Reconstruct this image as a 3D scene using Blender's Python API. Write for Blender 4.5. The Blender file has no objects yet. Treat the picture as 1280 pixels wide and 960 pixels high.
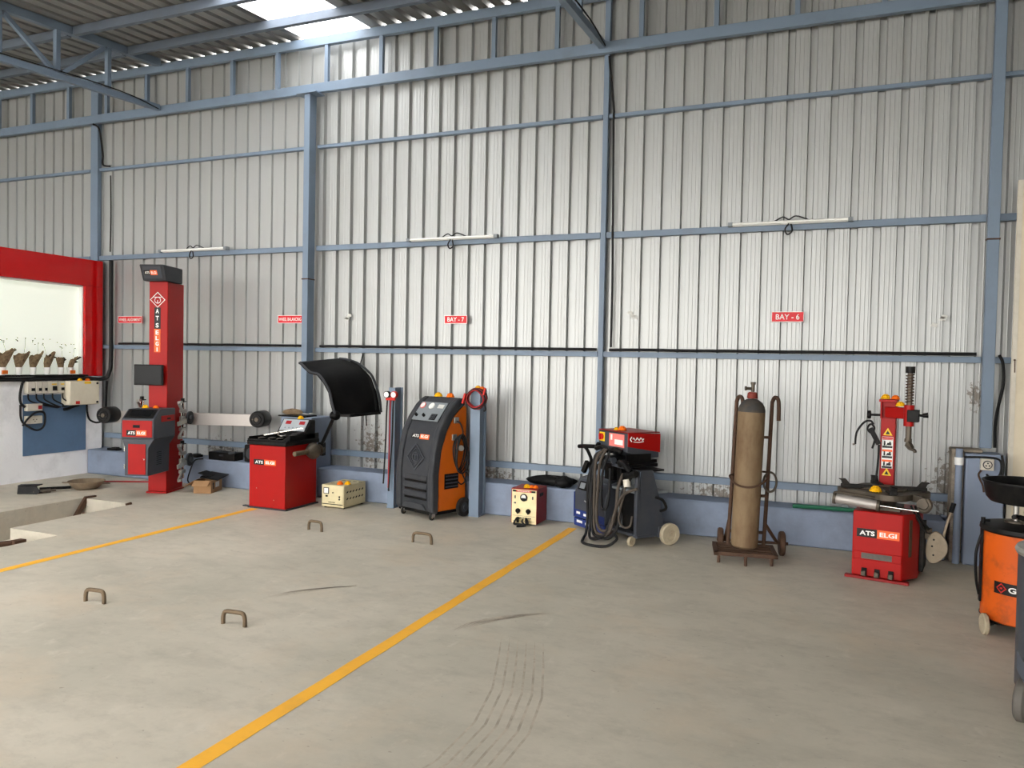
import bpy, bmesh, math, random
from mathutils import Matrix, Vector, noise
R = math.radians
random.seed(7)
SC = bpy.context.scene
COL = SC.collection
T = Matrix.Translation
def RX(d): return Matrix.Rotation(R(d), 4, 'X')
def RY(d): return Matrix.Rotation(R(d), 4, 'Y')
def RZ(d): return Matrix.Rotation(R(d), 4, 'Z')
def FACE(u, v, z, lean=0.0):            # frame on a front face looking towards -v; lean tips the top backwards
    return T((u, v, z)) @ RX(90 - lean)
def SIDE(u, v, z):                      # frame on a side face looking towards +u
    return T((u, v, z)) @ RZ(90) @ RX(90)

# ------------------------------------------------------------------ materials
def lin(c):
    o = []
    for x in c[:3]:
        x /= 255.0
        o.append(x / 12.92 if x <= .04045 else ((x + .055) / 1.055) ** 2.4)
    return (*o, 1.0)
MATS = {}
def mat(name, col, rough=.5, metal=0.0, dirt=None, amount=.35, scale=6.0, thresh=(.45, .75), bump=0.0, bscale=60.0,
        coat=0.0, var=.06, stretch=None, spec=.3):
    """principled material with a little tonal variation and an optional layer of patchy dirt"""
    m = bpy.data.materials.new(name); m.use_nodes = True
    nt = m.node_tree; N = nt.nodes; L = nt.links
    b = N['Principled BSDF']
    b.inputs['Roughness'].default_value = rough; b.inputs['Metallic'].default_value = metal
    b.inputs['Coat Weight'].default_value = coat; b.inputs['Specular IOR Level'].default_value = spec
    tc = N.new('ShaderNodeTexCoord')
    src = tc.outputs['Object']
    if stretch:
        mp = N.new('ShaderNodeMapping'); mp.inputs['Scale'].default_value = stretch
        L.new(src, mp.inputs['Vector']); src = mp.outputs['Vector']
    n1 = N.new('ShaderNodeTexNoise'); n1.inputs['Scale'].default_value = scale * .6; n1.inputs['Detail'].default_value = 5
    L.new(src, n1.inputs['Vector'])
    c = lin(col)
    mx = N.new('ShaderNodeMix'); mx.data_type = 'RGBA'
    mx.inputs[6].default_value = tuple(max(0, x * (1 - var * 2)) for x in c[:3]) + (1,)
    mx.inputs[7].default_value = tuple(min(1, x * (1 + var * 2)) for x in c[:3]) + (1,)
    L.new(n1.outputs['Fac'], mx.inputs[0])
    out = mx.outputs[2]
    if dirt:
        n2 = N.new('ShaderNodeTexNoise'); n2.inputs['Scale'].default_value = scale; n2.inputs['Detail'].default_value = 8
        n2.inputs['Roughness'].default_value = .65
        L.new(src, n2.inputs['Vector'])
        mr = N.new('ShaderNodeMapRange'); mr.inputs[1].default_value = thresh[0]; mr.inputs[2].default_value = thresh[1]
        mr.inputs[4].default_value = amount
        L.new(n2.outputs['Fac'], mr.inputs[0])
        m2 = N.new('ShaderNodeMix'); m2.data_type = 'RGBA'; m2.inputs[7].default_value = lin(dirt)
        L.new(mr.outputs[0], m2.inputs[0]); L.new(out, m2.inputs[6]); out = m2.outputs[2]
    L.new(out, b.inputs['Base Color'])
    if bump:
        n3 = N.new('ShaderNodeTexNoise'); n3.inputs['Scale'].default_value = bscale; n3.inputs['Detail'].default_value = 4
        L.new(src, n3.inputs['Vector'])
        bp = N.new('ShaderNodeBump'); bp.inputs['Strength'].default_value = bump; bp.inputs['Distance'].default_value = .01
        L.new(n3.outputs['Fac'], bp.inputs['Height']); L.new(bp.outputs[0], b.inputs['Normal'])
    MATS[name] = m
    return m

STEEL = mat('blue_grey_paint', (116, 132, 150), .45, .0, (96, 98, 100), .4, 3.0, (.5, .8))
STEELD = mat('blue_grey_purlin', (100, 110, 124), .5, .0, (90, 90, 90), .35, 3.0)
PLINTH = mat('blue_limewash', (130, 142, 162), .85, 0, (104, 106, 112), .55, 4.0, (.45, .75), .25, 40, var=.1)
PEDBLUE = mat('pale_blue_enamel', (132, 144, 164), .55, 0, (110, 116, 124), .3, 3.0, (.5, .8))
CEMENT = mat('spilt_cement', (150, 140, 126), .95, 0, (92, 82, 70), .7, 14, (.4, .7), .8, 50)
RED = mat('red_enamel', (160, 17, 14), .42, 0, (112, 16, 14), .35, 5, (.5, .85), spec=.2)
REDCLAD = mat('red_cladding', (196, 10, 14), .16, 0, coat=.4, var=.03)
REDBOX = mat('dark_red_enamel', (140, 22, 22), .45, 0, (80, 20, 20), .4, 9)
ORANGE = mat('orange_enamel', (206, 100, 20), .4, 0, (160, 84, 30), .35, 6)
ORANGE2 = mat('drum_orange', (208, 88, 14), .5, 0, (120, 62, 30), .6, 9, (.52, .72))
DGREY = mat('charcoal_plastic', (58, 60, 64), .5, 0, (90, 88, 84), .25, 7, spec=.12, bump=.05, bscale=200)
DGREY2 = mat('slate_sheet_metal', (62, 66, 74), .45, 0, (96, 92, 86), .3, 5)
MGREY = mat('mid_grey_plastic', (124, 130, 134), .5)
LGREY = mat('console_face_grey', (160, 166, 170), .45)
BLACK = mat('black_plastic', (16, 16, 17), .42, 0, (70, 66, 60), .25, 9, spec=.12)
BLACKM = mat('matte_black_hood', (11, 11, 12), .5, 0, (40, 39, 37), .4, 4, spec=.12)
RUBBER = mat('black_rubber', (24, 23, 22), .75, 0, (78, 70, 62), .4, 12)
CABLE = mat('black_cable', (20, 20, 21), .6)
SCREEN = mat('dark_screen', (20, 21, 23), .25, spec=.12)
WHITE = mat('white_print', (236, 236, 232), .5, var=.02)
OFFW = mat('off_white_plastic', (206, 200, 186), .5, 0, (150, 140, 120), .3, 9)
CREAM = mat('cream_enamel', (212, 200, 160), .5, 0, (150, 134, 104), .35, 7)
CREAM2 = mat('charger_face', (238, 220, 172), .5, 0, (190, 160, 110), .35, 9)
LOGOO = mat('logo_orange', (240, 104, 48), .45, var=.02)
LOGOK = mat('logo_black', (20, 18, 18), .45)
SIGNRED = mat('sign_red', (214, 38, 48), .45, var=.03)
SILVER = mat('cast_aluminium', (176, 174, 168), .38, .75, (110, 104, 96), .4, 14)
STAIN = mat('brushed_beam', (172, 166, 161), .5, .5, var=.08)
CHROME = mat('chrome_rod', (214, 212, 206), .15, 1.0)
RUST = mat('rusty_iron', (84, 62, 48), .7, .25, (46, 36, 30), .6, 14, bump=.3)
VALVER = mat('faded_red_collar', (128, 54, 44), .6, 0, (90, 50, 40), .4, 20)
BOXW = mat('ivory_enamel', (222, 213, 192), .5, 0, (180, 168, 140), .3, 6)
REBAR = mat('worn_rebar', (110, 94, 74), .65, .3, (70, 58, 46), .5, 20, bump=.3)
DIRTYMETAL = mat('greasy_steel', (92, 84, 74), .5, .55, (44, 40, 36), .6, 10, bump=.2)
GASBOT = mat('rusted_bottle', (128, 108, 82), .75, .05, (88, 62, 42), .75, 7, (.42, .68), .2, 60, var=.14, stretch=(1, 1, .35))
GASTOP = mat('bottle_shoulder', (66, 64, 62), .7, .1, (104, 84, 60), .5, 12)
YEL = mat('line_paint', (255, 184, 54), .6, 0, (196, 150, 80), .45, 5, (.5, .78), var=.05)
MARY = mat('marigold_yellow', (250, 178, 8), .8, var=.12, scale=60)
MARO = mat('marigold_orange', (240, 110, 14), .8, var=.12, scale=60)
CARD = mat('cardboard', (160, 124, 88), .85, 0, (110, 84, 60), .35, 9)
WBLUE = mat('machine_blue', (38, 56, 118), .45)
PINK = mat('pink_label', (232, 128, 120), .5)
PALEWH = mat('pale_wheel', (176, 164, 140), .6, 0, (110, 98, 80), .5, 16)
BEIGE = mat('beige_door', (214, 202, 178), .55, 0, (176, 160, 130), .35, 3)
FOIL = mat('dry_brown_foliage', (136, 116, 88), .9, 0, (72, 50, 36), .7, 40, (.4, .65), .6, 90)
FOIL2 = mat('dark_leaf', (52, 34, 28), .8)
GREENP = mat('green_pipe', (40, 104, 78), .5)
BOARDBLUE = mat('mounting_board_blue', (92, 118, 148), .6, 0, (80, 96, 116), .4, 4)
PADDLE = mat('beige_paddle', (156, 142, 122), .7, 0, (100, 90, 76), .5, 12)
COPPER = mat('red_rubber_cable', (150, 34, 36), .55)
TYREMK = mat('tyre_rubber_smear', (158, 149, 135), .8, 0, (192, 181, 164), 1.0, 10, (.34, .6))
CLOTH = mat('beige_cloth', (168, 146, 118), .95, 0, (120, 96, 74), .5, 20, bump=.4)
WINGLOW = mat('glowing_window_film', (240, 243, 232), .3, var=.015)
_b = WINGLOW.node_tree.nodes['Principled BSDF']; _b.inputs['Emission Color'].default_value = (.93,1,.86,1); _b.inputs['Emission Strength'].default_value = .33  # faint glow added to the white film to brighten the pane, no lamp behind
MORTAR = mat('mortar_crust', (128, 112, 92), .95, 0, (84, 72, 58), .5, 16, bump=.4)
PAPER = mat('white_paper', (206, 206, 200), .7, 0, (170, 170, 166), .5, 40)
GLASSM = mat('gauge_glass', (232, 232, 228), .12)
BADGER = mat('small_red', (196, 40, 30), .5)
YELLOWP = mat('yellow_plate', (232, 190, 40), .5)
LEAD = mat('led_red', (150, 36, 40), .3)
PLATEG = mat('grimy_grey_strip', (92, 88, 82), .6, 0, (60, 56, 52), .5, 20)

# corrugated cladding: galvalume with cement splashes low on the wall
def sheet_material(name, col, rough, metal, splashes):
    m = mat(name, col, rough, metal, (150, 148, 140), .22, 1.2, (.45, .8), stretch=(1.2, 1, .3), var=.03)
    nt = m.node_tree; N = nt.nodes; L = nt.links; b = N['Principled BSDF']
    out = b.inputs['Base Color'].links[0].from_socket
    tc = [n for n in N if n.type == 'TEX_COORD'][0]
    no = N.new('ShaderNodeTexNoise'); no.inputs['Scale'].default_value = 26; no.inputs['Detail'].default_value = 5; no.inputs['Roughness'].default_value = .7
    L.new(tc.outputs['Object'], no.inputs['Vector'])
    total = None
    for (c, r, sx) in splashes:
        vs = N.new('ShaderNodeVectorMath'); vs.operation = 'SUBTRACT'; vs.inputs[1].default_value = c
        L.new(tc.outputs['Object'], vs.inputs[0])
        vm = N.new('ShaderNodeVectorMath'); vm.operation = 'MULTIPLY'; vm.inputs[1].default_value = (sx, 0, 1)
        L.new(vs.outputs[0], vm.inputs[0])
        ln = N.new('ShaderNodeVectorMath'); ln.operation = 'LENGTH'; L.new(vm.outputs[0], ln.inputs[0])
        mr = N.new('ShaderNodeMapRange'); mr.inputs[1].default_value = 0; mr.inputs[2].default_value = r
        mr.inputs[3].default_value = .42 if r == .5 else .34; mr.inputs[4].default_value = 0
        L.new(ln.outputs['Value'], mr.inputs[0])
        if total is None: total = mr.outputs[0]
        else:
            ad = N.new('ShaderNodeMath'); ad.operation = 'MAXIMUM'; L.new(total, ad.inputs[0]); L.new(mr.outputs[0], ad.inputs[1]); total = ad.outputs[0]
    ad = N.new('ShaderNodeMath'); ad.operation = 'ADD'; L.new(no.outputs['Fac'], ad.inputs[0]); L.new(total, ad.inputs[1])
    mr = N.new('ShaderNodeMapRange'); mr.inputs[1].default_value = .73; mr.inputs[2].default_value = .78
    mr.inputs[4].default_value = .85
    L.new(ad.outputs[0], mr.inputs[0])
    mx = N.new('ShaderNodeMix'); mx.data_type = 'RGBA'; mx.inputs[7].default_value = lin((104, 96, 86))
    L.new(mr.outputs[0], mx.inputs[0]); L.new(out, mx.inputs[6]); L.new(mx.outputs[2], b.inputs['Base Color'])
    return m
SHEET = sheet_material('galvalume_wall', (170, 172, 171), .40, .4,
    [((1.0, 0, .55), .5, 1.6), ((-4.75, 0, .55), .55, 1.5), ((-6.9, 0, .38), .35, .6), ((-8.3, 0, .42), .3, .7),
     ((-3.4, 0, .34), .22, .25), ((-.9, 0, .34), .25, .4), ((1.15, 0, 1.35), .25, 2)])
ROOFM = mat('galvalume_roof', (150, 150, 148), .5, .3, (140, 140, 134), .3, 2.0, stretch=(2, .3, 1))
WHITEWASH = mat('whitewash', (240, 240, 242), .9, 0, (176, 176, 178), .5, 3.0, (.5, .8), .25, 30)

def concrete():
    m = mat('power_trowelled_concrete', (201, 193, 177), .6, 0, (173, 168, 153), .8, .7, (.38, .66), .06, 25, var=.06)
    nt = m.node_tree; N = nt.nodes; L = nt.links; b = N['Principled BSDF']
    out = b.inputs['Base Color'].links[0].from_socket
    tc = [n for n in N if n.type == 'TEX_COORD'][0]
    def layer(out, scale, stretch, lo, hi, amt, col, rough=.65):
        mp = N.new('ShaderNodeMapping'); mp.inputs['Scale'].default_value = stretch; mp.inputs['Rotation'].default_value = (0, 0, R(18))
        L.new(tc.outputs['Object'], mp.inputs['Vector'])
        n = N.new('ShaderNodeTexNoise'); n.inputs['Scale'].default_value = scale; n.inputs['Detail'].default_value = 9; n.inputs['Roughness'].default_value = rough
        L.new(mp.outputs[0], n.inputs['Vector'])
        mr = N.new('ShaderNodeMapRange'); mr.inputs[1].default_value = lo; mr.inputs[2].default_value = hi; mr.inputs[4].default_value = amt
        L.new(n.outputs['Fac'], mr.inputs[0])
        mx = N.new('ShaderNodeMix'); mx.data_type = 'RGBA'; mx.inputs[7].default_value = lin(col)
        L.new(mr.outputs[0], mx.inputs[0]); L.new(out, mx.inputs[6]); return mx.outputs[2]
    out = layer(out, 1.8, (1, 1.7, 1), .48, .72, .5, (158, 152, 138), .7)
    out = layer(out, 5.0, (1, 1.6, 1), .50, .74, .38, (146, 138, 124), .75)
    out = layer(out, 4.0, (1.6, 1, 1), .58, .72, .5, (214, 206, 192), .7)
    out = layer(out, 1.1, (1, 1, 1), .52, .70, .5, (204, 186, 162))
    out = layer(out, 24, (1, 1.5, 1), .68, .74, .5, (120, 110, 98), .5)
    L.new(out, b.inputs['Base Color'])
    return m
CONC = concrete()

# ------------------------------------------------------------------ mesh builder
class MB:
    def __init__(s):
        s.v = []; s.f = []; s.mi = []; s.cur = 0; s.M = Matrix.Identity(4)
    def add(s, vs, fs, M=None):
        M = s.M @ M if M is not None else s.M
        o = len(s.v)
        s.v += [tuple(M @ Vector(v)) for v in vs]
        flip = M.determinant() < 0
        for f in fs:
            f = [o + i for i in f]
            s.f.append(f[::-1] if flip else f); s.mi.append(s.cur)
        return s
    def box(s, lo, hi, M=None):
        x0, y0, z0 = lo; x1, y1, z1 = hi
        vs = [(x0,y0,z0),(x1,y0,z0),(x1,y1,z0),(x0,y1,z0),(x0,y0,z1),(x1,y0,z1),(x1,y1,z1),(x0,y1,z1)]
        return s.add(vs, [(3,2,1,0),(4,5,6,7),(0,1,5,4),(1,2,6,5),(2,3,7,6),(3,0,4,7)], M)
    def cbox(s, c, d, M=None):
        return s.box([c[i]-d[i]/2 for i in range(3)], [c[i]+d[i]/2 for i in range(3)], M)
    def bar(s, a, b, w, h, up=(0,0,1)):
        a = Vector(a); b = Vector(b); d = b - a; L = d.length; d.normalize(); up = Vector(up)
        if abs(d.dot(up)) > .95: up = Vector((0,1,0)) if abs(d.y) < .9 else Vector((1,0,0))
        sx = d.cross(up).normalized(); sz = sx.cross(d)
        M = Matrix(((d.x,sx.x,sz.x,a.x),(d.y,sx.y,sz.y,a.y),(d.z,sx.z,sz.z,a.z),(0,0,0,1)))
        return s.box((0,-w/2,-h/2),(L,w/2,h/2), M)
    def cyl(s, a, b, r0, r1=None, n=20, cap=True):
        r1 = r0 if r1 is None else r1
        a = Vector(a); b = Vector(b); d = (b-a).normalized()
        q = d.to_track_quat('Z','Y').to_matrix()
        vs = []
        for (p, r) in ((a,r0),(b,r1)):
            for i in range(n):
                t = 2*math.pi*i/n
                vs.append(p + q @ Vector((r*math.cos(t), r*math.sin(t), 0)))
        fs = [(i,(i+1)%n,n+(i+1)%n,n+i) for i in range(n)]
        if cap: fs += [tuple(range(n-1,-1,-1)), tuple(range(n,2*n))]
        return s.add(vs, fs)
    def lathe(s, prof, M=None, n=28, a0=0, a1=360):
        full = abs(a1-a0-360) < 1e-6; k = n if full else n+1
        vs = []
        for (r,z) in prof:
            for i in range(k):
                t = R(a0 + (a1-a0)*i/n); vs.append((r*math.cos(t), r*math.sin(t), z))
        fs = []
        for j in range(len(prof)-1):
            for i in range(n):
                a = j*k+i; b = j*k+(i+1)%k
                fs.append((a,b,b+k,a+k))
        if full:
            if prof[0][0] > 1e-6: fs.append(tuple(range(n-1,-1,-1)))
            if prof[-1][0] > 1e-6: fs.append(tuple((len(prof)-1)*k+i for i in range(n)))
        return s.add(vs, fs, M)
    def prism(s, poly, d, M=None):
        """closed polygon in local XY, extruded from z=0 to z=d"""
        n = len(poly)
        area = sum(poly[i][0]*poly[(i+1)%n][1]-poly[(i+1)%n][0]*poly[i][1] for i in range(n))
        if area < 0: poly = poly[::-1]
        vs = [(x,y,0) for x,y in poly]+[(x,y,d) for x,y in poly]
        fs = [tuple(range(n-1,-1,-1)), tuple(range(n,2*n))]+[(i,(i+1)%n,n+(i+1)%n,n+i) for i in range(n)]
        if d < 0: fs = [f[::-1] for f in fs]
        return s.add(vs, fs, M)
    def prism_u(s, vz, u0, u1):
        """profile in (v,z) extruded along u"""
        return s.prism(vz, u1-u0, Matrix(((0,0,1,u0),(1,0,0,0),(0,1,0,0),(0,0,0,1))))
    def prism_v(s, uz, v0, v1):
        """outline in (u,z) extruded along v"""
        return s.prism(uz, v1-v0, Matrix(((1,0,0,0),(0,0,1,v0),(0,1,0,0),(0,0,0,1))))
    def tube(s, pts, r, n=8, smooth=6, closed=False, cap=True):
        P = [Vector(p) for p in pts]
        if smooth > 1 and len(P) > 2:
            Q = []; m = len(P); rng = range(m if closed else m-1)
            for i in rng:
                g = (lambda k: P[k % m]) if closed else (lambda k: P[max(0,min(m-1,k))])
                p0,p1,p2,p3 = g(i-1),g(i),g(i+1),g(i+2)
                for j in range(smooth):
                    t = j/smooth
                    Q.append(.5*((2*p1)+(-p0+p2)*t+(2*p0-5*p1+4*p2-p3)*t*t+(-p0+3*p1-3*p2+p3)*t**3))
            if not closed: Q.append(P[-1])
            P = Q
        m = len(P)
        tan = []
        for i in range(m):
            a = P[(i-1) % m] if closed else P[max(0,i-1)]
            b = P[(i+1) % m] if closed else P[min(m-1,i+1)]
            d = b-a
            tan.append(d.normalized() if d.length > 1e-9 else Vector((0,0,1)))
        nrm = tan[0].orthogonal().normalized()
        vs = []
        for i in range(m):
            nrm = (nrm - tan[i]*nrm.dot(tan[i]))
            nrm = nrm.normalized() if nrm.length > 1e-6 else tan[i].orthogonal().normalized()
            bn = tan[i].cross(nrm)
            rr = r[min(i*len(r)//m, len(r)-1)] if isinstance(r,(list,tuple)) else r
            for k in range(n):
                t = 2*math.pi*k/n
                vs.append(P[i]+(nrm*math.cos(t)+bn*math.sin(t))*rr)
        fs = []
        for i in range(m if closed else m-1):
            j = (i+1) % m
            for k in range(n):
                fs.append((i*n+k, i*n+(k+1)%n, j*n+(k+1)%n, j*n+k))
        if cap and not closed:
            fs += [tuple(range(n-1,-1,-1)), tuple((m-1)*n+k for k in range(n))]
        return s.add(vs, fs)
    def ball(s, c, r, M=None, nu=14, nv=9, fn=None):
        vs = []; fs = []
        rx,ry,rz = r if isinstance(r,(tuple,list)) else (r,r,r)
        for j in range(nv+1):
            ph = math.pi*j/nv
            for i in range(nu):
                t = 2*math.pi*i/nu
                k = fn(t,ph) if fn else 1
                vs.append((c[0]+rx*k*math.sin(ph)*math.cos(t), c[1]+ry*k*math.sin(ph)*math.sin(t), c[2]-rz*k*math.cos(ph)))
        for j in range(nv):
            for i in range(nu):
                fs.append((j*nu+i, j*nu+(i+1)%nu, (j+1)*nu+(i+1)%nu, (j+1)*nu+i))
        return s.add(vs, fs, M)
    def text(s, body, w, h, M, depth=.0012, bold=.018):
        cu = bpy.data.curves.new('t','FONT'); cu.body = body; cu.size = 1; cu.offset = bold; cu.resolution_u = 3
        ob = bpy.data.objects.new('t', cu); COL.objects.link(ob)
        dg = bpy.context.evaluated_depsgraph_get(); dg.update()
        me = ob.evaluated_get(dg).to_mesh()
        xs = [v.co.x for v in me.vertices]; ys = [v.co.y for v in me.vertices]
        x0,x1,y0,y1 = min(xs),max(xs),min(ys),max(ys)
        sx = w/(x1-x0); sy = h/(y1-y0) if h else sx
        vs = [((v.co.x-(x0+x1)/2)*sx, (v.co.y-(y0+y1)/2)*sy, depth) for v in me.vertices]
        fs = [tuple(p.vertices) for p in me.polygons]
        s.add(vs, fs, M)
        bpy.data.objects.remove(ob); bpy.data.curves.remove(cu)
        return s
    def build(s, name, mats, parent=None, loc=None, bevel=0, smooth=True, angle=38, segs=2):
        me = bpy.data.meshes.new(name)
        me.from_pydata(s.v, [], s.f); me.update()
        if not isinstance(mats,(list,tuple)): mats = [mats]
        for m in mats: me.materials.append(m)
        me.polygons.foreach_set('material_index', s.mi)
        if smooth:
            me.polygons.foreach_set('use_smooth', [True]*len(me.polygons))
            me.set_sharp_from_angle(angle=R(angle))
        o = bpy.data.objects.new(name, me); COL.objects.link(o)
        if parent: o.parent = parent
        if loc: o.location = loc
        if bevel:
            b = o.modifiers.new('bevel','BEVEL'); b.width = bevel; b.segments = segs; b.limit_method = 'ANGLE'; b.angle_limit = R(40)
        return o
def tag(o, label, cat, group=None, kind=None):
    o['label'] = label; o['category'] = cat
    if group: o['group'] = group
    if kind: o['kind'] = kind
    return o
def thing(name, label, cat, loc=(0,0,0), rz=0, group=None, kind=None):
    o = bpy.data.objects.new(name, None); COL.objects.link(o)
    o.location = loc; o.rotation_euler = (0,0,R(rz)); o.empty_display_size = .1
    return tag(o, label, cat, group, kind)
def struct(o):
    o['kind'] = 'structure'; return o
def copy_tree(o, parent=None):
    c = o.copy(); COL.objects.link(c)
    if parent: c.parent = parent
    for ch in list(o.children): copy_tree(ch, c)
    return c
def diamond(mb, M, r, w, d=.002, inner=True):
    """concentric rhombus emblem drawn in local XY"""
    def ring(R0, R1, n=4, rot=90):
        vs = []; fs = []
        for k in range(n):
            t = R(rot+360*k/n)
            vs += [(R0*math.cos(t),R0*math.sin(t),0),(R1*math.cos(t),R1*math.sin(t),0),(R0*math.cos(t),R0*math.sin(t),d),(R1*math.cos(t),R1*math.sin(t),d)]
        for k in range(n):
            a = 4*k; b = 4*((k+1)%n)
            fs += [(a+2,b+2,b+3,a+3),(a,b,b+2,a+2),(b+1,a+1,a+3,b+3)]
        mb.add(vs, fs, M)
    ring(r, r-w)
    if inner:
        ring(r*.70, r*.70-w*.5)
        ring(r*.36, r*.36-w*.6, 20)
        mb.box((-w*.4,-r*.3,0),(w*.4,r*.1,d),M)
        mb.box((-r*.3,r*.1,0),(r*.3,r*.1+w*.5,d),M)
def badge(parent, M, w, h, name='brand_plate'):
    mb = MB(); mb.M = M
    mb.box((-w/2,-h/2,-.004),(-.02*w,h/2,.002))
    mb.cur = 1; mb.box((-.02*w,-h/2,-.004),(w/2,h/2,.002))
    mb.cur = 2
    mb.text('ATS', w*.36, h*.55, T((-.255*w,0,.0015)), bold=.03)
    mb.text('ELGI', w*.4, h*.55, T((.24*w,0,.0015)), bold=.03)
    return mb.build(name, [LOGOK, LOGOO, WHITE], parent)
def wheel(parent, c, axis, r, w, tyre=RUBBER, hub=DGREY, name='wheel'):
    a = Vector(axis).normalized(); c = Vector(c)
    q = a.to_track_quat('Z','Y').to_matrix().to_4x4()
    mb = MB(); mb.M = T(c) @ q
    mb.lathe([(r*.55,-w/2),(r*.9,-w/2),(r,-w*.3),(r,w*.3),(r*.9,w/2),(r*.55,w/2),(r*.5,w*.3),(r*.5,-w*.3)], n=28)
    mb.add([],[])
    o = mb.build(name, tyre, parent)
    h = MB(); h.M = T(c) @ q
    h.lathe([(0.0,-w*.35),(r*.58,-w*.35),(r*.58,w*.35),(r*.2,w*.35),(r*.18,w*.55),(0,w*.55)], n=20)
    h.lathe([(0.0,-w*.55),(r*.18,-w*.55),(r*.2,-w*.35)], n=20)
    h.build('hub', hub, o)
    return o

# ================================================================== SETTING
# floor with the stepped recess of the alignment pit
def make_floor():
    m = MB()
    X0,X1,Y0,Y1 = -17.0,6.0,-26.0,.30
    PL,PR,PN,PE = -7.37,-6.63,-6.03,-1.5
    PM,PS,D = -2.8,-6.5,-.10
    def q(a,b,c,d): m.add([(a,c,0),(b,c,0),(b,d,0),(a,d,0)],[(0,1,2,3)])
    q(X0,X1,PE,Y1); q(X0,PL,PM,PE); q(PR,X1,PM,PE); q(X0,PL,PS,PM); q(PN,X1,PS,PM); q(X0,X1,Y0,PS)
    DD = -1.2
    m.add([(PL,PS,DD),(PR,PS,DD),(PR,PE,DD),(PL,PE,DD)],[(0,1,2,3)])
    m.add([(PR,PS,D),(PN,PS,D),(PN,PM,D),(PR,PM,D)],[(0,1,2,3)])
    def wl(p,q_,a,b): m.add([(*p,a),(*q_,a),(*q_,b),(*p,b)],[(0,1,2,3)])
    wl((PL,PS),(PL,PE),DD,0); wl((PL,PE),(PR,PE),DD,0); wl((PR,PE),(PR,PM),DD,0); wl((PR,PM),(PR,PS),DD,D)
    wl((PR,PM),(PN,PM),D,0); wl((PN,PM),(PN,PS),D,0); wl((PN,PS),(PR,PS),D,0); wl((PR,PS),(PL,PS),DD,0)
    # slab thickness so the floor is solid
    m.box((X0,Y0,-1.5),(X1,Y1,-1.3))
    return struct(m.build('floor', CONC, smooth=False))
make_floor()

PITCH = .1867; PH0 = .177
def sheet_profile(x0, x1, flat, out):
    """trapezoidal sheet profile along x: (x, offset) with offset=0 on the flat, `out` at the rib bottom"""
    pts = []
    k = math.ceil((x0-PH0)/PITCH)
    pts.append((x0,0))
    while True:
        c = PH0 + k*PITCH
        if c - .04 > x1: break
        if c - .04 > x0 and c + .15 < x1 + .2:
            if flat and c > flat[0]: out = flat[1]
            for dx,o in ((-.034,0),(-.025,1),(.025,1),(.034,0),(.060,0),(.066,-.035),(.072,0),(.096,0),(.102,-.035),(.108,0),(.126,0),(.132,-.03),(.138,0)):
                if x0 < c+dx < x1: pts.append((c+dx,o*out))
        k += 1
    pts.append((x1,0))
    return pts
def wall_sheet(name, x0, x1, y, z0, z1):
    m = MB(); pr = sheet_profile(x0,x1,(-5.6,.045),.024)
    for z in (z0,z1): m.v += [(x,y+o,z) for x,o in pr]
    n = len(pr)
    for i in range(n-1): m.f.append([i,i+1,n+i+1,n+i]); m.mi.append(0)
    return struct(m.build(name, SHEET, smooth=False))
wall_sheet('wall_back', -17, 6, .068, .24, 5.273)

def roof_z(y):                      # underside of the roof pans; valley in the middle of the hall
    return 5.265 + .08*y if y > -9 else 5.265 - .72 + .08*(-9-y)
SKY = [(-5.75,-4.86)]
def roof_part(name, x0, x1, ya, yb, m_, kind=True):
    m = MB(); pr = sheet_profile(x0,x1,0,.042)
    rows = [(y, roof_z(y)) for y in (ya,yb)]
    for y,z in rows: m.v += [(x,y,z+o) for x,o in pr]
    n = len(pr)
    for i in range(n-1): m.f.append([i,n+i,n+i+1,i+1]); m.mi.append(0)
    return m
mroof = MB()
def addroof(x0,x1,ya,yb):
    p = roof_part('',x0,x1,ya,yb,None); o = len(mroof.v)
    mroof.v += p.v; mroof.f += [[i+o for i in f] for f in p.f]; mroof.mi += p.mi
cuts = sorted(SKY)
xs = [-17.0]
for a,b in cuts: xs += [a,b]
xs.append(6.0)
for i in range(0,len(xs),2): addroof(xs[i],xs[i+1],.118,-9)
SKY_ADDED = [(-11.4,-8.0),(-6.1,-4.4),(-1.3,-.4)]  # unseen strips behind the camera, added and widened to brighten the floor
xs2 = [-17.0]
for a,b in SKY_ADDED: xs2 += [a,b]
xs2.append(6.0)
for i in range(0,len(xs2),2): addroof(xs2[i],xs2[i+1],-9,-18)
struct(mroof.build('ceiling', ROOFM, smooth=False))
# translucent rooflight sheets
PC = bpy.data.materials.new('frosted_rooflight'); PC.use_nodes = True
nt = PC.node_tree; nt.nodes.clear()
_o = nt.nodes.new('ShaderNodeOutputMaterial'); _t = nt.nodes.new('ShaderNodeBsdfTransparent'); _l = nt.nodes.new('ShaderNodeBsdfTranslucent')
_t.inputs[0].default_value = (.95,.97,1,1); _l.inputs[0].default_value = (.95,.97,1,1)
_m = nt.nodes.new('ShaderNodeMixShader'); _m.inputs[0].default_value = .3
nt.links.new(_t.outputs[0],_m.inputs[1]); nt.links.new(_l.outputs[0],_m.inputs[2]); nt.links.new(_m.outputs[0],_o.inputs[0])
wn = 2
for (a,b) in cuts:
    p = roof_part('',a,b,.118,-9,None); struct(p.build('window_%d' % wn, PC, smooth=False)); wn += 1
for (a,b) in SKY_ADDED:  # the added rooflights, out of view
    p = roof_part('',a,b,-9,-18,None); struct(p.build('window_%d' % wn, PC, smooth=False)); wn += 1
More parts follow.
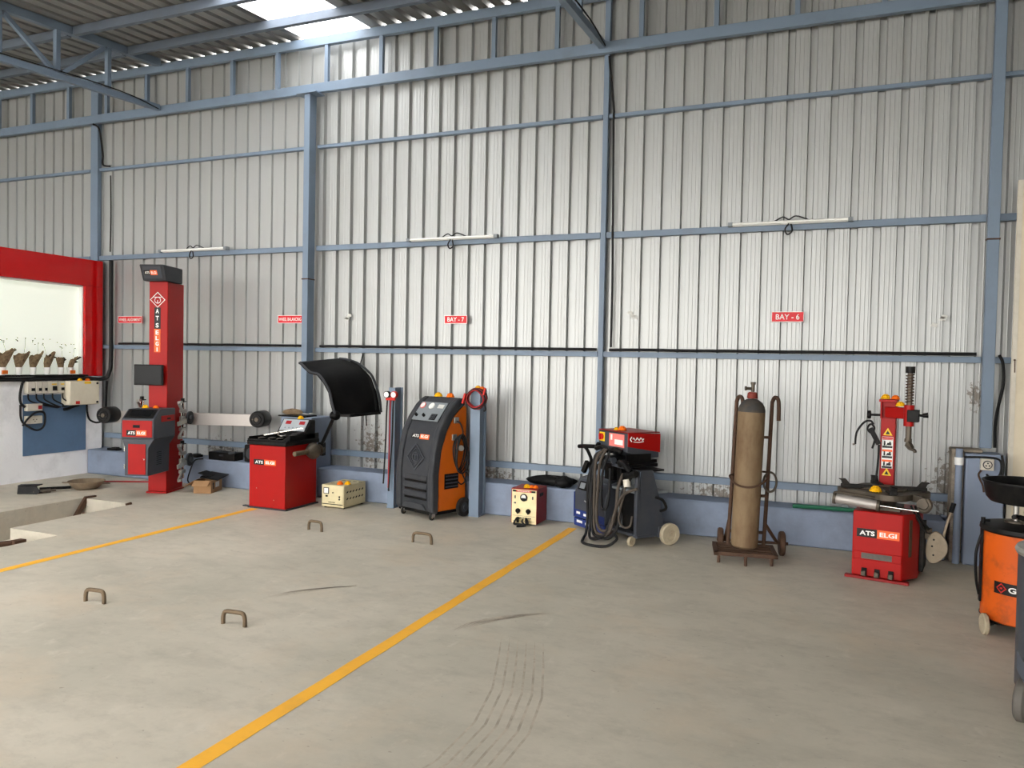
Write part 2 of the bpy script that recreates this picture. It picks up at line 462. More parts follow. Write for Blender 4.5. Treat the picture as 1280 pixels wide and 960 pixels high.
# end walls out of frame
m = MB(); m.box((6.0,-18,0),(6.1,.2,5.3)); struct(m.build('wall_right', SHEET))
m = MB(); m.box((-17.1,-13.5,0),(-17.0,.2,5.3)); struct(m.build('wall_left', SHEET))  # unseen end, closed off to darken the left side
m = MB(); m.box((3.0,-13.6,0),(5.99,-13.5,4.85)); m.box((-17,-13.6,4.0),(3.0,-13.5,4.85)); struct(m.build('wall_front_added', SHEET))  # unseen wall added to shape the daylight: right closed, wide opening on the left

# plinth along the back wall, with unseen added pieces blocking light under the sheet
m = MB()
m.box((-8.86,-.25,0),(-5.68,.062,.315)); m.box((-5.675,-.25,0),(.93,.062,.325)); m.box((1.33,-.10,0),(5.99,.1,.325)); m.box((.925,.062,0),(1.34,.12,.325)); m.box((-9.03,.062,0),(-8.85,.12,.32)); m.box((-17,-.05,0),(-9.02,.062,.32))
struct(m.build('baseboard_back', PLINTH, bevel=.015))

# partition on the left: masonry, red cladding, white filmed window
m = MB()
m.box((-9.0,-7.0,0),(-8.876,-.02,1.255))
struct(m.build('wall_partition', WHITEWASH))
m = MB()
fx0,fx1 = -9.02,-8.868
m.box((fx0,-7,2.428),(fx1,-.02,2.768)); m.box((fx0,-.281,1.262),(fx1,-.02,2.4275)); m.box((fx0,-7,1.262),(fx1,-6.3,2.4275))
struct(m.build('trim_1', REDCLAD, bevel=.004))
win = bpy.data.objects.new('window_1', None); COL.objects.link(win); struct(win)
m = MB(); m.box((-8.99,-6.3,1.262),(-8.97,-.281,2.4275)); m.build('pane', WINGLOW, win)
m = MB(); m.box((-8.968,-.30,1.29),(-8.90,-.283,2.42)); m.box((-8.968,-6.3,2.405),(-8.90,-.302,2.425)); m.build('frame', WHITE, win)
m = MB(); m.box((-8.968,-6.29,1.262),(-8.80,-.284,1.285)); m.build('sill', BLACK, win)

# ================================================================== STEEL FRAME
def column(x0,x1,y0,y1,z0,z1,label,cap=False,joint=None):
    o = thing('steel_column', label, 'column', ((x0+x1)/2,(y0+y1)/2,z0), kind='thing')
    w = (x1-x0)/2; d = (y1-y0)/2
    m = MB(); m.box((-w,-d,0),(w,d,z1-z0)); m.build('shaft', STEEL, o, bevel=.004)
    if cap:
        m = MB(); m.box((-w-.1,-d-.03,z1-z0+.001),(w+.1,d+.01,z1-z0+.013)); m.build('cap_plate', STEEL, o)
    if joint:
        m = MB(); m.box((-w-.006,-d-.006,joint-z0),(w+.006,d+.002,joint-z0+.012)); m.build('weld_seam', RUST, o)
    return o
column(-9.13,-9.0,-.0,.06,0,5.2,'blue steel column rising behind the end of the red cladding')
column(-5.587,-5.510,-.13,-.005,.92,4.548,'free-standing blue steel column with a flat cap plate, above the wheel balancer',True,2.45)
column(-2.113,-2.060,-.0,.06,.33,5.25,'slim blue steel column behind the red-topped welding trolley')
column(1.166,1.250,-.13,-.072,.93,5.14,'blue steel column rising from the pale blue pedestal near the right end',False,2.62)
column(5.4,5.5,-.0,.06,0,5.25,'blue steel column beyond the cream door panel')

# girts (horizontal wall rails)
BAYS = [(-11.9,-9.15,'far left, above the red cladding'),(-8.97,-5.60,'in the bay behind the tall red tower'),
        (-5.50,-2.118,'between the free-standing and central columns'),(-2.055,1.175,'between the central and right-end columns'),(1.27,5.39,'right of the pedestal column')]
LEV = [(3.965,4.0,'top'),(2.792,2.85,'second from top'),(1.624,1.675,'third from top'),(.448,.512,'lowest')]
for bi,(a,b,bn) in enumerate(BAYS):
    for li,(z0,z1,ln) in enumerate(LEV):
        if bi == 0 and li > 1: continue
        if li == 3:
            aa,bb = {1:(-8.86,-5.70),2:(-5.50,-2.118),3:(-2.055,.99),4:(1.35,5.39)}[bi]
        else: aa,bb = a,b
        m = MB(); m.box((aa-(aa+bb)/2,-.02,0),(bb-(aa+bb)/2,.035,z1-z0))
        m.box((aa-(aa+bb)/2,-.0235,z1-z0-.006),(bb-(aa+bb)/2,-.0195,z1-z0))
        o = m.build('wall_rail', STEEL, loc=((aa+bb)/2,.025,z0), bevel=.003)
        tag(o,'%s blue horizontal wall rail, %s' % (ln,bn),'rail','wall rails',kind='thing')

# eave girder along the wall: two chords and upright struts
g = thing('eave_girder','long blue steel girder with short uprights along the top of the back wall','girder',(-3.0,-.035,4.5),kind='thing')
m = MB(); m.box((-9.5,-.03,.60),(8.4,.03,.70)); m.build('top_chord', STEEL, g, bevel=.004)
m = MB(); m.box((-9.5,-.03,.075),(8.4,.03,.18)); m.build('bottom_chord', STEEL, g, bevel=.004)
for x in (-11.58,-10.89,-10.20,-9.49,-8.79,-8.09,-7.41,-6.71,-6.04,-5.35,-4.63,-3.955,-3.28,-2.59,-1.74,-1.04,-.34,.36,1.06,1.76,2.46):
    m = MB(); m.box((x+3-.022,-.022,.1805),(x+3+.022,.022,.5995)); m.build('upright', STEEL, g)

# purlins and roof trusses
for i,y in enumerate((-.56,-1.28,-2.45,-3.6,-4.75)):
    nm = ['first','second','third','fourth','fifth'][i]
    z = roof_z(y)
    for xa,xb,sn in ((-12.5,-7.885,'left of the left truss'),(-7.795,-2.165,'between the two trusses'),(-2.065,5.5,'right of the right truss')):
        xc = (xa+xb)/2
        m = MB(); m.box((xa-xc,-.03,-.105),(xb-xc,.03,-.012))
        o = m.build('roof_purlin', STEELD, loc=(xc,y,z), bevel=.004)
        tag(o,'%s grey-blue roof purlin from the back wall, %s' % (nm,sn),'purlin','roof purlins',kind='thing')
def truss(x,label):
    o = thing('roof_truss',label,'truss',(x,-.08,4.5),kind='thing')
    def Z(y): return roof_z(y)-.055-4.5
    def B(y): return 4.645+.062*(y+.1)-4.5
    E_ = -6.2
    def bar(n,a,b,w,h): mm = MB(); mm.bar(a,b,w,h); return mm.build(n,STEEL,o)
    bar('top_chord',(0,-.01,Z(-.1)),(0,E_,Z(E_)),.07,.085)
    bar('bottom_chord',(0,-.01,B(-.1)),(0,E_,B(E_)),.06,.07)
    ys = [-.74,-1.38,-2.02,-2.66,-3.3,-3.94,-4.58,-5.22,-5.86]
    for i,y in enumerate(ys):
        bar('vertical',(0,y,B(y)+.036),(0,y,Z(y)-.043),.05,.05)
        if i+1 < len(ys):
            y2 = ys[i+1]
            if i % 2 == 0: bar('diagonal',(.003,y-.05,Z(y)-.06),(.003,y2+.06,B(y2)+.05),.04,.045)
            else: bar('diagonal',(.003,y-.06,B(y)+.05),(.003,y2+.05,Z(y2)-.06),.04,.045)
    mm = MB(); mm.tube([(.045,E_,B(E_)+.04),(.045,-4,B(-4)+.05),(.045,-2.4,B(-2.4)+.03),(.045,-1.2,B(-1.2)+.045),(.045,-.5,B(-.5)+.03),(.045,-.05,B(-.1)-.03)],.007,6)
    mm.build('cable',CABLE,o)
truss(-7.84,'blue steel roof truss with diagonal bracing over the wheel alignment tower')
truss(-2.115,'blue steel roof truss meeting the wall beside the central column')

# ================================================================== WALL FITTINGS
def sign(x0,x1,z0,z1,txt,label,col=SIGNRED):
    w = x1-x0; h = z1-z0
    o = thing('wall_sign',label,'sign',((x0+x1)/2,.045,(z0+z1)/2))
    m = MB(); m.box((-w/2,-.006,-h/2),(w/2,.006,h/2)); m.build('board',col,o)
    m = MB(); m.M = FACE(0,-.0075,0)
    fr = .006
    for a in ((-w/2,-h/2,w/2,-h/2+fr),(-w/2,h/2-fr,w/2,h/2),(-w/2,-h/2,-w/2+fr,h/2),(w/2-fr,-h/2,w/2,h/2)): m.box((a[0],a[1],-.001),(a[2],a[3],.001))
    m.build('border',WHITE,o)
    m = MB(); m.text(txt,w*(.72 if len(txt) < 9 else .9),h*(.52 if len(txt) < 9 else .42),FACE(0,-.0072,0),bold=.01); m.build('lettering',WHITE,o)
sign(-3.842,-3.568,1.953,2.044,'BAY - 7','red wall sign reading BAY - 7 above the charcoal air-conditioning service machine')
sign(-.492,-.21,1.966,2.062,'BAY - 6','red wall sign reading BAY - 6 above the gas cylinder')
sign(-8.661,-8.235,1.961,2.055,'WHEEL ALIGNMENT','red wall sign reading WHEEL ALIGNMENT beside the tall red tower')
sign(-6.062,-5.705,1.959,2.054,'WHEEL BALANCING','red wall sign reading WHEEL BALANCING left of the free-standing column')

def tubelight(x0,x1,z,label):
    o = thing('wall_lamp',label,'light',((x0+x1)/2,-.035,z),group='tube lights on the wall rail')
    L = (x1-x0)/2
    m = MB(); m.box((-L,-.008,-.03),(L,.028,.0)); m.build('housing',WHITE,o,bevel=.004)
    m = MB(); m.cyl((-L+.02,-.018,-.012),(L-.02,-.018,-.012),.013,n=12); m.build('tube',GLASSM,o)
    for s in (-1,1):
        m = MB(); m.box((s*L-.02,-.034,-.031),(s*L+.02,.029,.004)); m.build('end_cap',MGREY,o)
    m = MB(); m.tube([(-.12,.01,.004),(-.05,.0,.035),(0,.0,.012),(.06,0,.04),(.16,.01,.004)],.006,6)
    m.tube([(.0,-.03,-.03),(-.03,-.03,-.08),(-.01,-.03,-.125),(.03,-.03,-.10),(.02,-.03,-.035)],.007,6); m.build('cable',CABLE,o)
tubelight(-4.246,-3.216,2.868,'slim white tube light on the wall rail above the BAY - 7 sign')
tubelight(-.867,.146,2.868,'slim white tube light on the wall rail above the BAY - 6 sign')
tubelight(-7.832,-6.784,2.878,'slim white tube light on the wall rail above the tall red tower')

def cable(name,pts,r,label,mat_=CABLE,cat='cable',n=8):
    m = MB(); p0 = Vector(pts[0]); m.tube([Vector(p)-p0 for p in pts],r,n)
    return tag(m.build(name,mat_,loc=p0),label,cat)
for a,b,t in ((-8.62,-5.66,'in the wheel alignment bay'),(-5.44,-2.13,'between the free-standing and central columns'),(-2.0,1.14,'between the central and right-end columns')):
    n = 8; pts = [(a+(b-a)*i/n,.018+.004*math.sin(i*2.1),1.6935+.004*abs(math.sin(i*1.7))) for i in range(n+1)]
    cable('power_cord',pts,.014,'thick black cable lying along the middle wall rail %s' % t)
cable('power_cord',[(-2.04,-.085,4.53),(-2.035,-.03,4.35),(-2.01,.02,4.05),(-2.005,.0,3.9),(-1.995,.02,3.0),(-1.99,.0,2.87),(-1.985,.02,2.4),(-1.985,.02,1.72)],.011,'black cable running down the wall beside the central column')
cable('power_cord',[(-9.0,-.075,4.56),(-8.95,-.02,4.5),(-8.945,.03,4.2),(-8.92,.015,4.05),(-8.80,.02,4.02)],.012,'short black cable curling beside the column above the red cladding')
cable('power_cord',[(-8.80,.03,3.9),(-8.79,.03,3.4),(-8.80,.03,2.9)],.008,'thin black cable hanging down the wall above the red cladding corner')
cable('power_cord',[(-4.86,.03,1.61),(-4.85,-.03,1.5),(-4.87,.0,1.4),(-4.83,.03,1.15),(-4.80,.03,.8)],.007,'thin black cable hanging behind the raised balancer hood')

# ------------------------------------------------------------------ electrics on the left partition
PX = -8.872
o = thing('mounting_board','blue painted board fixed to the white partition under the switch boxes','board',(PX,-.65,.31))
m = MB(); m.box((.0,-.455,0),(.006,.385,.73)); m.build('panel',BOARDBLUE,o)
def breaker(y0,y1,z0,z1,label,win_):
    y = (y0+y1)/2; w = (y1-y0)/2
    o = thing('breaker_box',label,'switch box',(PX+.008,y,z0),group='breaker boxes on the blue board')
    m = MB(); m.box((0,-w,0),(.075,w,z1-z0)); m.build('case',OFFW,o,bevel=.005)
    m = MB(); m.box((.0755,-w*.1,.03),(.081,w*.8,.065 if win_ < 2 else .085)); m.build('toggle',BLACK,o)
    if win_ > 0:
        m = MB(); m.box((.0755,-w*.3,.1),(.078,w*.7,.115)); m.build('label_strip',YELLOWP,o)
bl = ['leftmost narrow off-white breaker box on the blue board','narrow off-white breaker box, second from the left on the blue board','narrow off-white breaker box, third from the left on the blue board','wide off-white breaker box with a yellow strip on the blue board','off-white breaker box next to the large cream distribution box']
for (a,b,w),l in zip(((-1.099,-1.003,0),(-.996,-.921,0),(-.913,-.848,0),(-.841,-.716,2),(-.709,-.62,1)),bl):
    breaker(a,b,1.062,1.205,l,w)
o = thing('distribution_box','large cream electrical distribution box under the red cladding','electrical box',(PX+.008,-.405,.905))
m = MB(); m.box((0,-.209,0),(.15,.209,.3)); m.build('case',BOXW,o,bevel=.006)
m = MB(); m.box((.1505,-.205,.004),(.158,.205,.296)); m.build('lid',BOXW,o,bevel=.004)
for y in (.175,):
    for z in (.03,.27): m = MB(); m.cyl((.158,y,z),(.164,y,z),.014,n=10); m.build('bolt',BLACK,o)
m = MB(); m.box((.1585,-.13,.012),(.161,-.075,.05)); m.build('red_label',BADGER,o)
m = MB(); m.box((.1585,-.01,.265),(.161,.085,.294)); m.build('yellow_label',YELLOWP,o)
for z0,z1,t,rd in ((.851,.937,'upper white socket box with a red switch on the blue board',True),(.697,.792,'lower white socket box inside a loop of black cable',False)):
    o = thing('socket_box',t,'socket',(PX+.007,-.999,z0),group='socket boxes on the blue board')
    m = MB(); m.box((0,-.097,0),(.06,.097,z1-z0)); m.build('case',OFFW,o,bevel=.005)
    if rd: m = MB(); m.box((.0605,.04,.02),(.068,.085,.065)); m.build('switch',LEAD,o)
    else:
        m = MB()
        for dy,dz in ((-.02,.05),(.02,.05),(0,.03)): m.cyl((.06,dy,dz),(.0625,dy,dz),.006,n=8)
        m.build('socket_hole',BLACK,o)
cx = PX+.03
cable('cord_loop',[(cx,-1.112,1.203),(cx+.01,-1.14,1.18),(cx,-1.16,1.05),(cx,-1.15,.95),(cx+.02,-1.11,.9)],.014,'black cable dropping from the bundle to the upper socket box')
cable('cord_loop',[(cx,-1.155,.93),(cx,-1.15,.78),(cx+.02,-1.12,.70),(cx+.06,-1.0,.62),(cx+.06,-.90,.67),(cx+.065,-.90,.82),(cx+.06,-1.0,.835),(cx+.06,-1.1,.77),(cx+.02,-1.14,.68)],.012,'black cable looped around the lower white socket box')
for i,(y,yl) in enumerate(((-1.05,-.93),(-.96,-.86),(-.88,-.80),(-.78,-.70),(-.66,-.62))):
    dx = .02*i-.015
    cable('switch_cord',[(cx+dx,y,1.055),(cx+dx,y+.005,.995),(cx+dx,y+.05,.958),(cx+dx,yl+.06,.918-.002*i),(cx+dx,-.665+.004*i,.872+.004*i)],.009,'short black wire hanging under the %s breaker box' % ['leftmost','second','third','wide fourth','fifth'][i])
cable('cord_loop',[(cx+.012,-.60,.85),(cx+.012,-.55,.855),(cx+.012,-.48,.88),(cx+.015,-.40,.898)],.02,'thick black cable rising into the bottom of the cream distribution box')
cable('cord_loop',[(cx,-.27,.90),(cx,-.265,.80),(cx,-.23,.70),(cx,-.14,.655),(cx+.02,-.08,.66)],.012,'black cable running from the distribution box along the partition bottom right')
cable('cord_bundle',[(PX+.03,-2.4,1.235),(PX+.03,-1.5,1.235),(PX+.035,-1.1,1.232),(PX+.045,-.75,1.24),(PX+.045,-.4,1.238),(PX+.06,-.16,1.225),(-8.77,-.05,1.24),(-8.73,-.03,1.32),(-8.715,-.02,1.45),(-8.715,-.02,2.0),(-8.72,-.02,2.6),(-8.72,-.02,2.78)],.026,'thick black cable bundle along the sill and up the corner of the wall')
cable('power_cord',[(-8.775,-.03,1.20),(-8.785,-.03,1.0),(-8.79,-.03,.85)],.014,'black cable dropping from the bundle beside the partition end')

# potted dried plants on the sill
def plant(y,h,lean,wtop,seed,label,orange=False,dark=False):
    wtop *= .92; h *= 1.04
    rnd = random.Random(seed)
    o = thing('potted_plant',label,'plant',(-8.845,y,1.2855),group='potted plants on the black sill')
    m = MB(); m.lathe([(.0,0),(.028,0),(.034,.02),(.04,.08),(.043,.08),(.043,.09),(.038,.09),(.034,.08),(0,.08)],n=16); m.build('pot',ORANGE2 if False else WHITE,o)
    if orange: m = MB(); m.box((.034,-.03,.012),(.056,.03,.055)); m.build('pot_label',ORANGE,o)
    m = MB(); n = 18; vs = []; fs = []
    for i in range(n):
        t = 2*math.pi*i/n; vs.append((.03*math.cos(t),.03*math.sin(t),.082))
    for ring,(fr) in enumerate((.45,.8,1.0)):
        for i in range(n):
            t = 2*math.pi*i/n; k = 1+.12*rnd.uniform(-1,1)
            yy = math.sin(t); rr = (.03+(wtop-.03)*fr**.75)*k
            vs.append((.55*rr*math.cos(t), rr*yy+lean*.05*fr, .085+(h-.085)*fr*(.80+.20*yy*lean+.08*rnd.uniform(-1,1))))
    for j in range(3):
        for i in range(n): fs.append((j*n+i,j*n+(i+1)%n,(j+1)*n+(i+1)%n,(j+1)*n+i))
    vs.append((0,lean*.03,h*.6)); c = len(vs)-1
    for i in range(n): fs.append((3*n+i,3*n+(i+1)%n,c))
    m.add(vs,fs); m.build('foliage',FOIL,o,smooth=False)
    m = MB()
    for k in range(7 if dark else 4):
        a = rnd.uniform(-1,1); y0 = a*wtop*.8+lean*.04; z0 = h*(.68+.25*a*lean)
        dy = rnd.uniform(-.05,.06)+.03*lean; dz = rnd.uniform(.01,.05)
        m.add([(0,y0-.012,z0),(.01,y0+.016,z0),(.012,y0+dy+.02,z0+dz),(0,y0+dy,z0+dz+.012),(-.012,y0,z0+.01)],[(0,1,2,3),(0,3,2,1),(4,0,3),(3,0,4)])
    m.build('leaf_tuft',FOIL2,o,smooth=False)
    m = MB()
    for k in range(5):
        y0 = rnd.uniform(-.06,.06)+lean*.03; z0 = h*.7; z1 = h+rnd.uniform(.05,.16); y1 = y0+rnd.uniform(-.05,.06)
        if k == 0: m.tube([(0,y0,z0),(0,(y0+y1)/2+.01,(z0+z1)/2),(0,y1,z1)],.0016,4)
        m.ball((rnd.uniform(-.01,.02),y1,z1),(.005,.009,.006),nu=6,nv=4)
    m.build('twig',FOIL2,o)
for a in ((-1.37,.30,.9,.11,1,'dried plant with a long dark leaf, orange patch on its pot, left end of sill',True,True),
          (-1.175,.28,.7,.105,2,'dried brown plant with reddish dark top leaves in a white pot, second on the sill',False,True),
          (-1.0,.27,.9,.09,3,'dried brown wedge-shaped plant in a white pot, third on the sill',False,False),
          (-.82,.275,.8,.078,4,'dried brown plant leaning right in a white pot, fourth on the sill',False,False),
          (-.635,.23,-.3,.058,5,'small dried plant with ragged dark leaves in a white pot, fifth on the sill',False,True),
          (-.505,.22,.9,.058,6,'smallest dried plant in a white pot with an orange patch, nearest the red upright',True,False)):
    plant(*a)

# ================================================================== MARIGOLDS
def marigold_mesh(m_, name):
    mb = MB()
    for ring,(n,r,z,t) in enumerate(((11,.030,.010,62),(9,.023,.018,40),(6,.014,.024,20))):
        for i in range(n):
            M = RZ(360*i/n+ring*17) @ T((r*.55,0,z)) @ RY(t-90+60)
            mb.ball((0,0,0),(r*.62,r*.42,.008),M,8,5)
    mb.ball((0,0,.016),(.02,.02,.014),None,10,6)
    zmin = min(v[2] for v in mb.v)
    mb.v = [(x,y,z-zmin) for x,y,z in mb.v]
    o = mb.build('marigold', m_); return o
_my = marigold_mesh(MARY,'y'); _mo = marigold_mesh(MARO,'o'); _used = {}
def marigold(x,y,z,kind,label,s=1.0):
    src = _my if kind == 'y' else _mo
    if kind in _used: o = src.copy(); COL.objects.link(o)
    else: o = src; _used[kind] = 1
    o.location = (x,y,z); o.scale = (s,s,s); o.rotation_euler = (0,0,random.uniform(0,6))
    tag(o,label,'flower','marigold flower heads')
def loc2w(o,u,v,z):
    k = o.scale[0]; u,v,z = u*k,v*k,z*o.scale[2]
    a = o.rotation_euler.z; x = o.location.x+u*math.cos(a)-v*math.sin(a); y = o.location.y+u*math.sin(a)+v*math.cos(a)
    return x,y,o.location.z+z
marigold(-8.757,-.44,1.2055,'y','yellow marigold on top of the cream distribution box')
marigold(-8.757,-.33,1.2055,'o','orange marigold on top of the cream distribution box')

# ================================================================== WHEEL ALIGNMENT TOWER
tw = thing('wheel_alignment_tower','tall red wheel alignment tower with a charcoal cap, black screen and control cabinet','machine',(-7.04,-.94,0),18)
m = MB(); m.box((-.012,-.02,0),(.227,.375,.02)); m.build('base_plate',RED,tw,bevel=.003)
m = MB(); m.box((0,0,.02),(.215,.36,2.372)); m.build('column',RED,tw,bevel=.006)
m = MB(); m.prism_u([(-.16,2.545),(.27,2.545),(.27,2.372),(-.05,2.372),(-.08,2.374)],-.03,.245); m.build('cap',DGREY,tw,bevel=.01)
M_ = FACE(.1075,-.127,2.46,-25)
m = MB(); m.M = M_; m.box((-.105,-.07,-.002),(.105,.07,.004)); m.build('cap_fascia',DGREY2,tw,bevel=.003)
badge(tw, M_ @ T((-.02,.0,.0055)), .15,.055)
m = MB(); diamond(m,FACE(.10,-.003,2.17),.088,.009,.002,False)
for (r0,w0) in ((.034,.006),): m.tube([(.10+r0*math.cos(t),-.004,2.165+r0*math.sin(t)) for t in [2*math.pi*i/16 for i in range(16)]],.0035,6,1,closed=True)
m.box((.058,-.006,2.196),(.142,-.003,2.202)); m.box((.097,-.006,2.13),(.103,-.003,2.165)); m.build('emblem',WHITE,tw)
m = MB(); m.M = FACE(.098,-.002,1.84)
m.box((-.036,0.005,-.001),(.036,.245,.002)); m.cur = 1; m.box((-.036,-.255,-.001),(.036,.005,.002)); m.cur = 2
for i,ch in enumerate('ATS'): m.text(ch,.036,.05,T((0,.205-.08*i,.003)),bold=.03)
for i,ch in enumerate('ELGI'): m.text(ch,.036 if ch != 'I' else .012,.046,T((0,-.035-.063*i,.003)),bold=.03)
m.build('vertical_nameplate',[LOGOK,LOGOO,WHITE],tw)
# monitor
m = MB(); m.box((-.125,-.085,1.215),(.205,-.055,1.445)); sc_ = m.build('monitor',BLACK,tw,bevel=.006)
m = MB(); m.box((-.113,-.0885,1.23),(.193,-.0855,1.433)); m.build('screen',SCREEN,sc_)
m = MB(); m.box((.02,-.055,1.29),(.08,.0,1.36)); m.build('bracket',BLACK,sc_)
# control cabinet
m = MB(); m.prism_u([(-.45,.657),(-.45,.862),(-.44,.872),(-.32,.965),(-.004,.965),(-.004,.657)],-.045,.315); m.build('console',DGREY2,tw,bevel=.006)
m = MB(); m.M = T((.135,-.381,.9195)) @ RX(38); m.box((-.16,-.07,.0),(.16,.07,.006)); kb = m.build('keyboard_panel',BLACK,tw,bevel=.003)
m = MB(); m.M = T((.135,-.381,.926)) @ RX(38); m.box((-.12,-.045,.0),(.12,.045,.0015)); m.build('key_pad',SCREEN,kb)
m = MB(); m.box((-.03,-.458,.675),(.30,-.4505,.852)); fp = m.build('front_panel',RED,tw,bevel=.004)
m = MB(); m.box((.09,-.461,.775),(.165,-.4585,.806)); m.build('slot',BLACK,fp)
badge(tw,FACE(.13,-.461,.72),.22,.058)
m = MB(); m.box((.3155,-.30,.83),(.321,-.03,.895)); m.prism_u([(-.30,.83),(-.25,.895),(-.05,.895),(-.03,.83)],.3165,.322); m.build('side_inset',RED,tw)
m = MB(); m.box((.3225,-.19,.85),(.325,-.12,.87)); m.build('side_grip',BLACK,tw)
m = MB(); m.prism_v([(-.043,.655),(.313,.655),(.25,.56),(.245,.26),(-.01,.26),(-.01,.56)],-.44,-.004); m.build('lower_cabinet',DGREY2,tw,bevel=.004)
m = MB(); m.box((.03,-.449,.275),(.225,-.441,.60)); dr = m.build('door',RED,tw,bevel=.003)
m = MB(); m.cyl((.212,-.449,.44),(.212,-.455,.44),.007,n=10); m.build('lock',CHROME,dr)
m = MB()
for k in range(8): m.box((.2455,-.27,.36+.022*k),(.249,-.17,.368+.022*k))
m.build('side_vent',BLACK,tw)
m = MB()
for z in (.33,.52): m.box((-.016,-.445,z),(-.008,-.40,z+.05))
m.build('hinge',CHROME,tw)
# horizontal arm with a camera pod at each end
m = MB(); m.box((-.74,.42,.742),(1.12,.47,.882)); m.box((.05,.36,.76),(.16,.42,.86)); m.build('camera_beam',STAIN,tw,bevel=.004)
for s,u,v in (('l',-.67,.32),('r',1.17,.29)):
    m = MB(); m.M = T((u,v,.842)) @ RX(90)
    m.lathe([(0,.10),(.05,.10),(.055,.094),(.082,.094),(.092,.085),(.096,.06),(.096,-.10),(.085,-.125),(0,-.125)],n=30); pod = m.build('camera_pod',BLACK,tw)
    m = MB(); m.M = T((u,v,.842)) @ RX(90); m.lathe([(0,.112),(.022,.112),(.026,.1005),(0,.1005)],n=20); m.cyl((-.05,.0,.0975),(-.05,0,.1005),.008,n=8); m.build('lens',DIRTYMETAL,pod)
x,y,z = loc2w(tw,.05,-.15,.966); marigold(x,y,z,'y','yellow marigold on the tower control console, left one',1.1)
x,y,z = loc2w(tw,.17,-.15,.966); marigold(x,y,z,'o','orange marigold on the tower control console, right one')

def wheel_clamp(u,v,z,label,full=True):
    x,y,_ = loc2w(tw,u,v,0)
    o = thing('wheel_clamp',label,'clamp',(x,y,z),18,'wheel clamps hung on the tower')
    for dv in (-.028,.03):
        m = MB(); m.cyl((0.035,dv,-.20),(.035,dv,.195),.009,n=12); m.build('guide_rod',CHROME,o)
    m = MB(); m.cyl((.035,0,-.19),(.035,0,.225),.006,n=8); m.cyl((.035,0,.2),(.035,0,.235),.022,n=12); m.box((.02,-.06,.19),(.05,.06,.2)); m.build('screw_handle',BLACK,o)
    m = MB(); m.box((.02,-.05,-.05),(.05,.055,.03)); m.box((.015,-.045,.07),(.055,.05,.11)); m.box((.015,-.045,-.14),(.055,.05,-.10)); m.build('centre_block',SILVER,o,bevel=.005)
    for (a,b) in (((-.03,.09),(-.13,.19)),((-.03,-.12),(-.12,-.21))):
        m = MB(); m.bar((.05,a[0],a[1]),(.055,b[0],b[1]),.02,.035); m.bar((.055,b[0],b[1]),(.10,b[0]-.015,b[1]+.01),.035,.03); m.build('claw_arm',SILVER,o,bevel=.004)
    m = MB(); m.bar((.06,.04,-.02),(.065,-.16,-.05),.02,.05); m.build('cross_arm',SILVER,o,bevel=.004)
    m = MB(); m.cyl((.055,.115,.005),(.075,.115,.005),.075,n=26); m.cyl((.075,.115,.005),(.10,.115,.005),.03,n=16); m.build('hub_disc',DGREY,o)
    return o
wheel_clamp(.262,.19,.83,'upper cast aluminium wheel clamp hung on the right side of the red tower')
wheel_clamp(.262,.19,.345,'lower cast aluminium wheel clamp hung on the right side of the red tower')
wheel_clamp(-.17,.10,.845,'cast aluminium wheel clamp half hidden behind the left of the tower console')

# ================================================================== WHEEL BALANCER
wb = thing('wheel_balancer','red wheel balancer with a black tool tray and raised black hood','machine',(-5.492,-1.074,0),0)
m = MB(); m.box((-.01,-.01,0),(.475,.53,.014)); m.box((-.10,.02,0),(-.01,.06,.012)); m.build('foot_plate',DGREY,wb)
m = MB(); m.box((0,0,.014),(.455,.515,.652)); m.build('cabinet',RED,wb,bevel=.006)
badge(wb,FACE(.20,-.003,.478),.28,.055)
m = MB(); m.cyl((.10,-.0005,.21),(.10,-.006,.21),.006,n=8); m.cyl((.32,-.0005,.10),(.32,-.006,.10),.005,n=8); m.build('screw',CHROME,wb)
m = MB(); m.box((-.02,-.02,.653),(.475,.535,.70)); m.build('tray',BLACK,wb,bevel=.008)
m = MB(); m.box((-.015,-.015,.70),(.47,.0,.716)); m.box((-.015,0,.70),(.0,.53,.735)); m.box((.455,0.05,.70),(.47,.53,.76))
for u in (.11,.22,.33): m.box((u,.0,.70),(u+.012,.30,.722))
m.prism_u([(.02,.70),(.32,.70),(.32,.775),(.2,.77),(.1,.73)],.375,.455)
m.build('tray_divider',BLACK,wb,bevel=.004)
m = MB()
for u,v in ((.055,.12),(.165,.15),(.28,.13)): m.ball((u,v,.712),(.035,.05,.012),nu=10,nv=6)
m.build('balance_weight',DIRTYMETAL,wb)
m = MB(); m.prism_u([(.30,.70),(.30,.765),(.40,.90),(.47,.90),(.47,.70)],.10,.47); cs = m.build('console',BLACK,wb,bevel=.012)
M_ = T((.285,.353,.838)) @ RX(53.5)
m = MB(); m.M = M_; m.box((-.165,-.07,-.003),(.155,.072,.004)); fpn = m.build('display_panel',LGREY,cs,bevel=.002)
m = MB(); m.M = M_
for u in (-.12,.055): m.box((u,.01,.004),(u+.07,.05,.006))
m.build('red_display',LEAD,fpn)
m = MB(); m.M = M_
for u in range(5): m.cyl((-.10+.05*u,-.035,.004),(-.10+.05*u,-.035,.008),.009,n=10)
m.build('button',MGREY,fpn)
m = MB(); m.M = T((0,0,0))
m.cyl((.52,.50,.58),(.52,.46,.58),.06,n=24); m.box((.455,.42,.54),(.505,.515,.63)); m.build('spindle_housing',DIRTYMETAL,wb)
m = MB(); m.cyl((.52,.46,.58),(.52,.06,.578),.024,n=18); m.build('shaft',REBAR,wb)
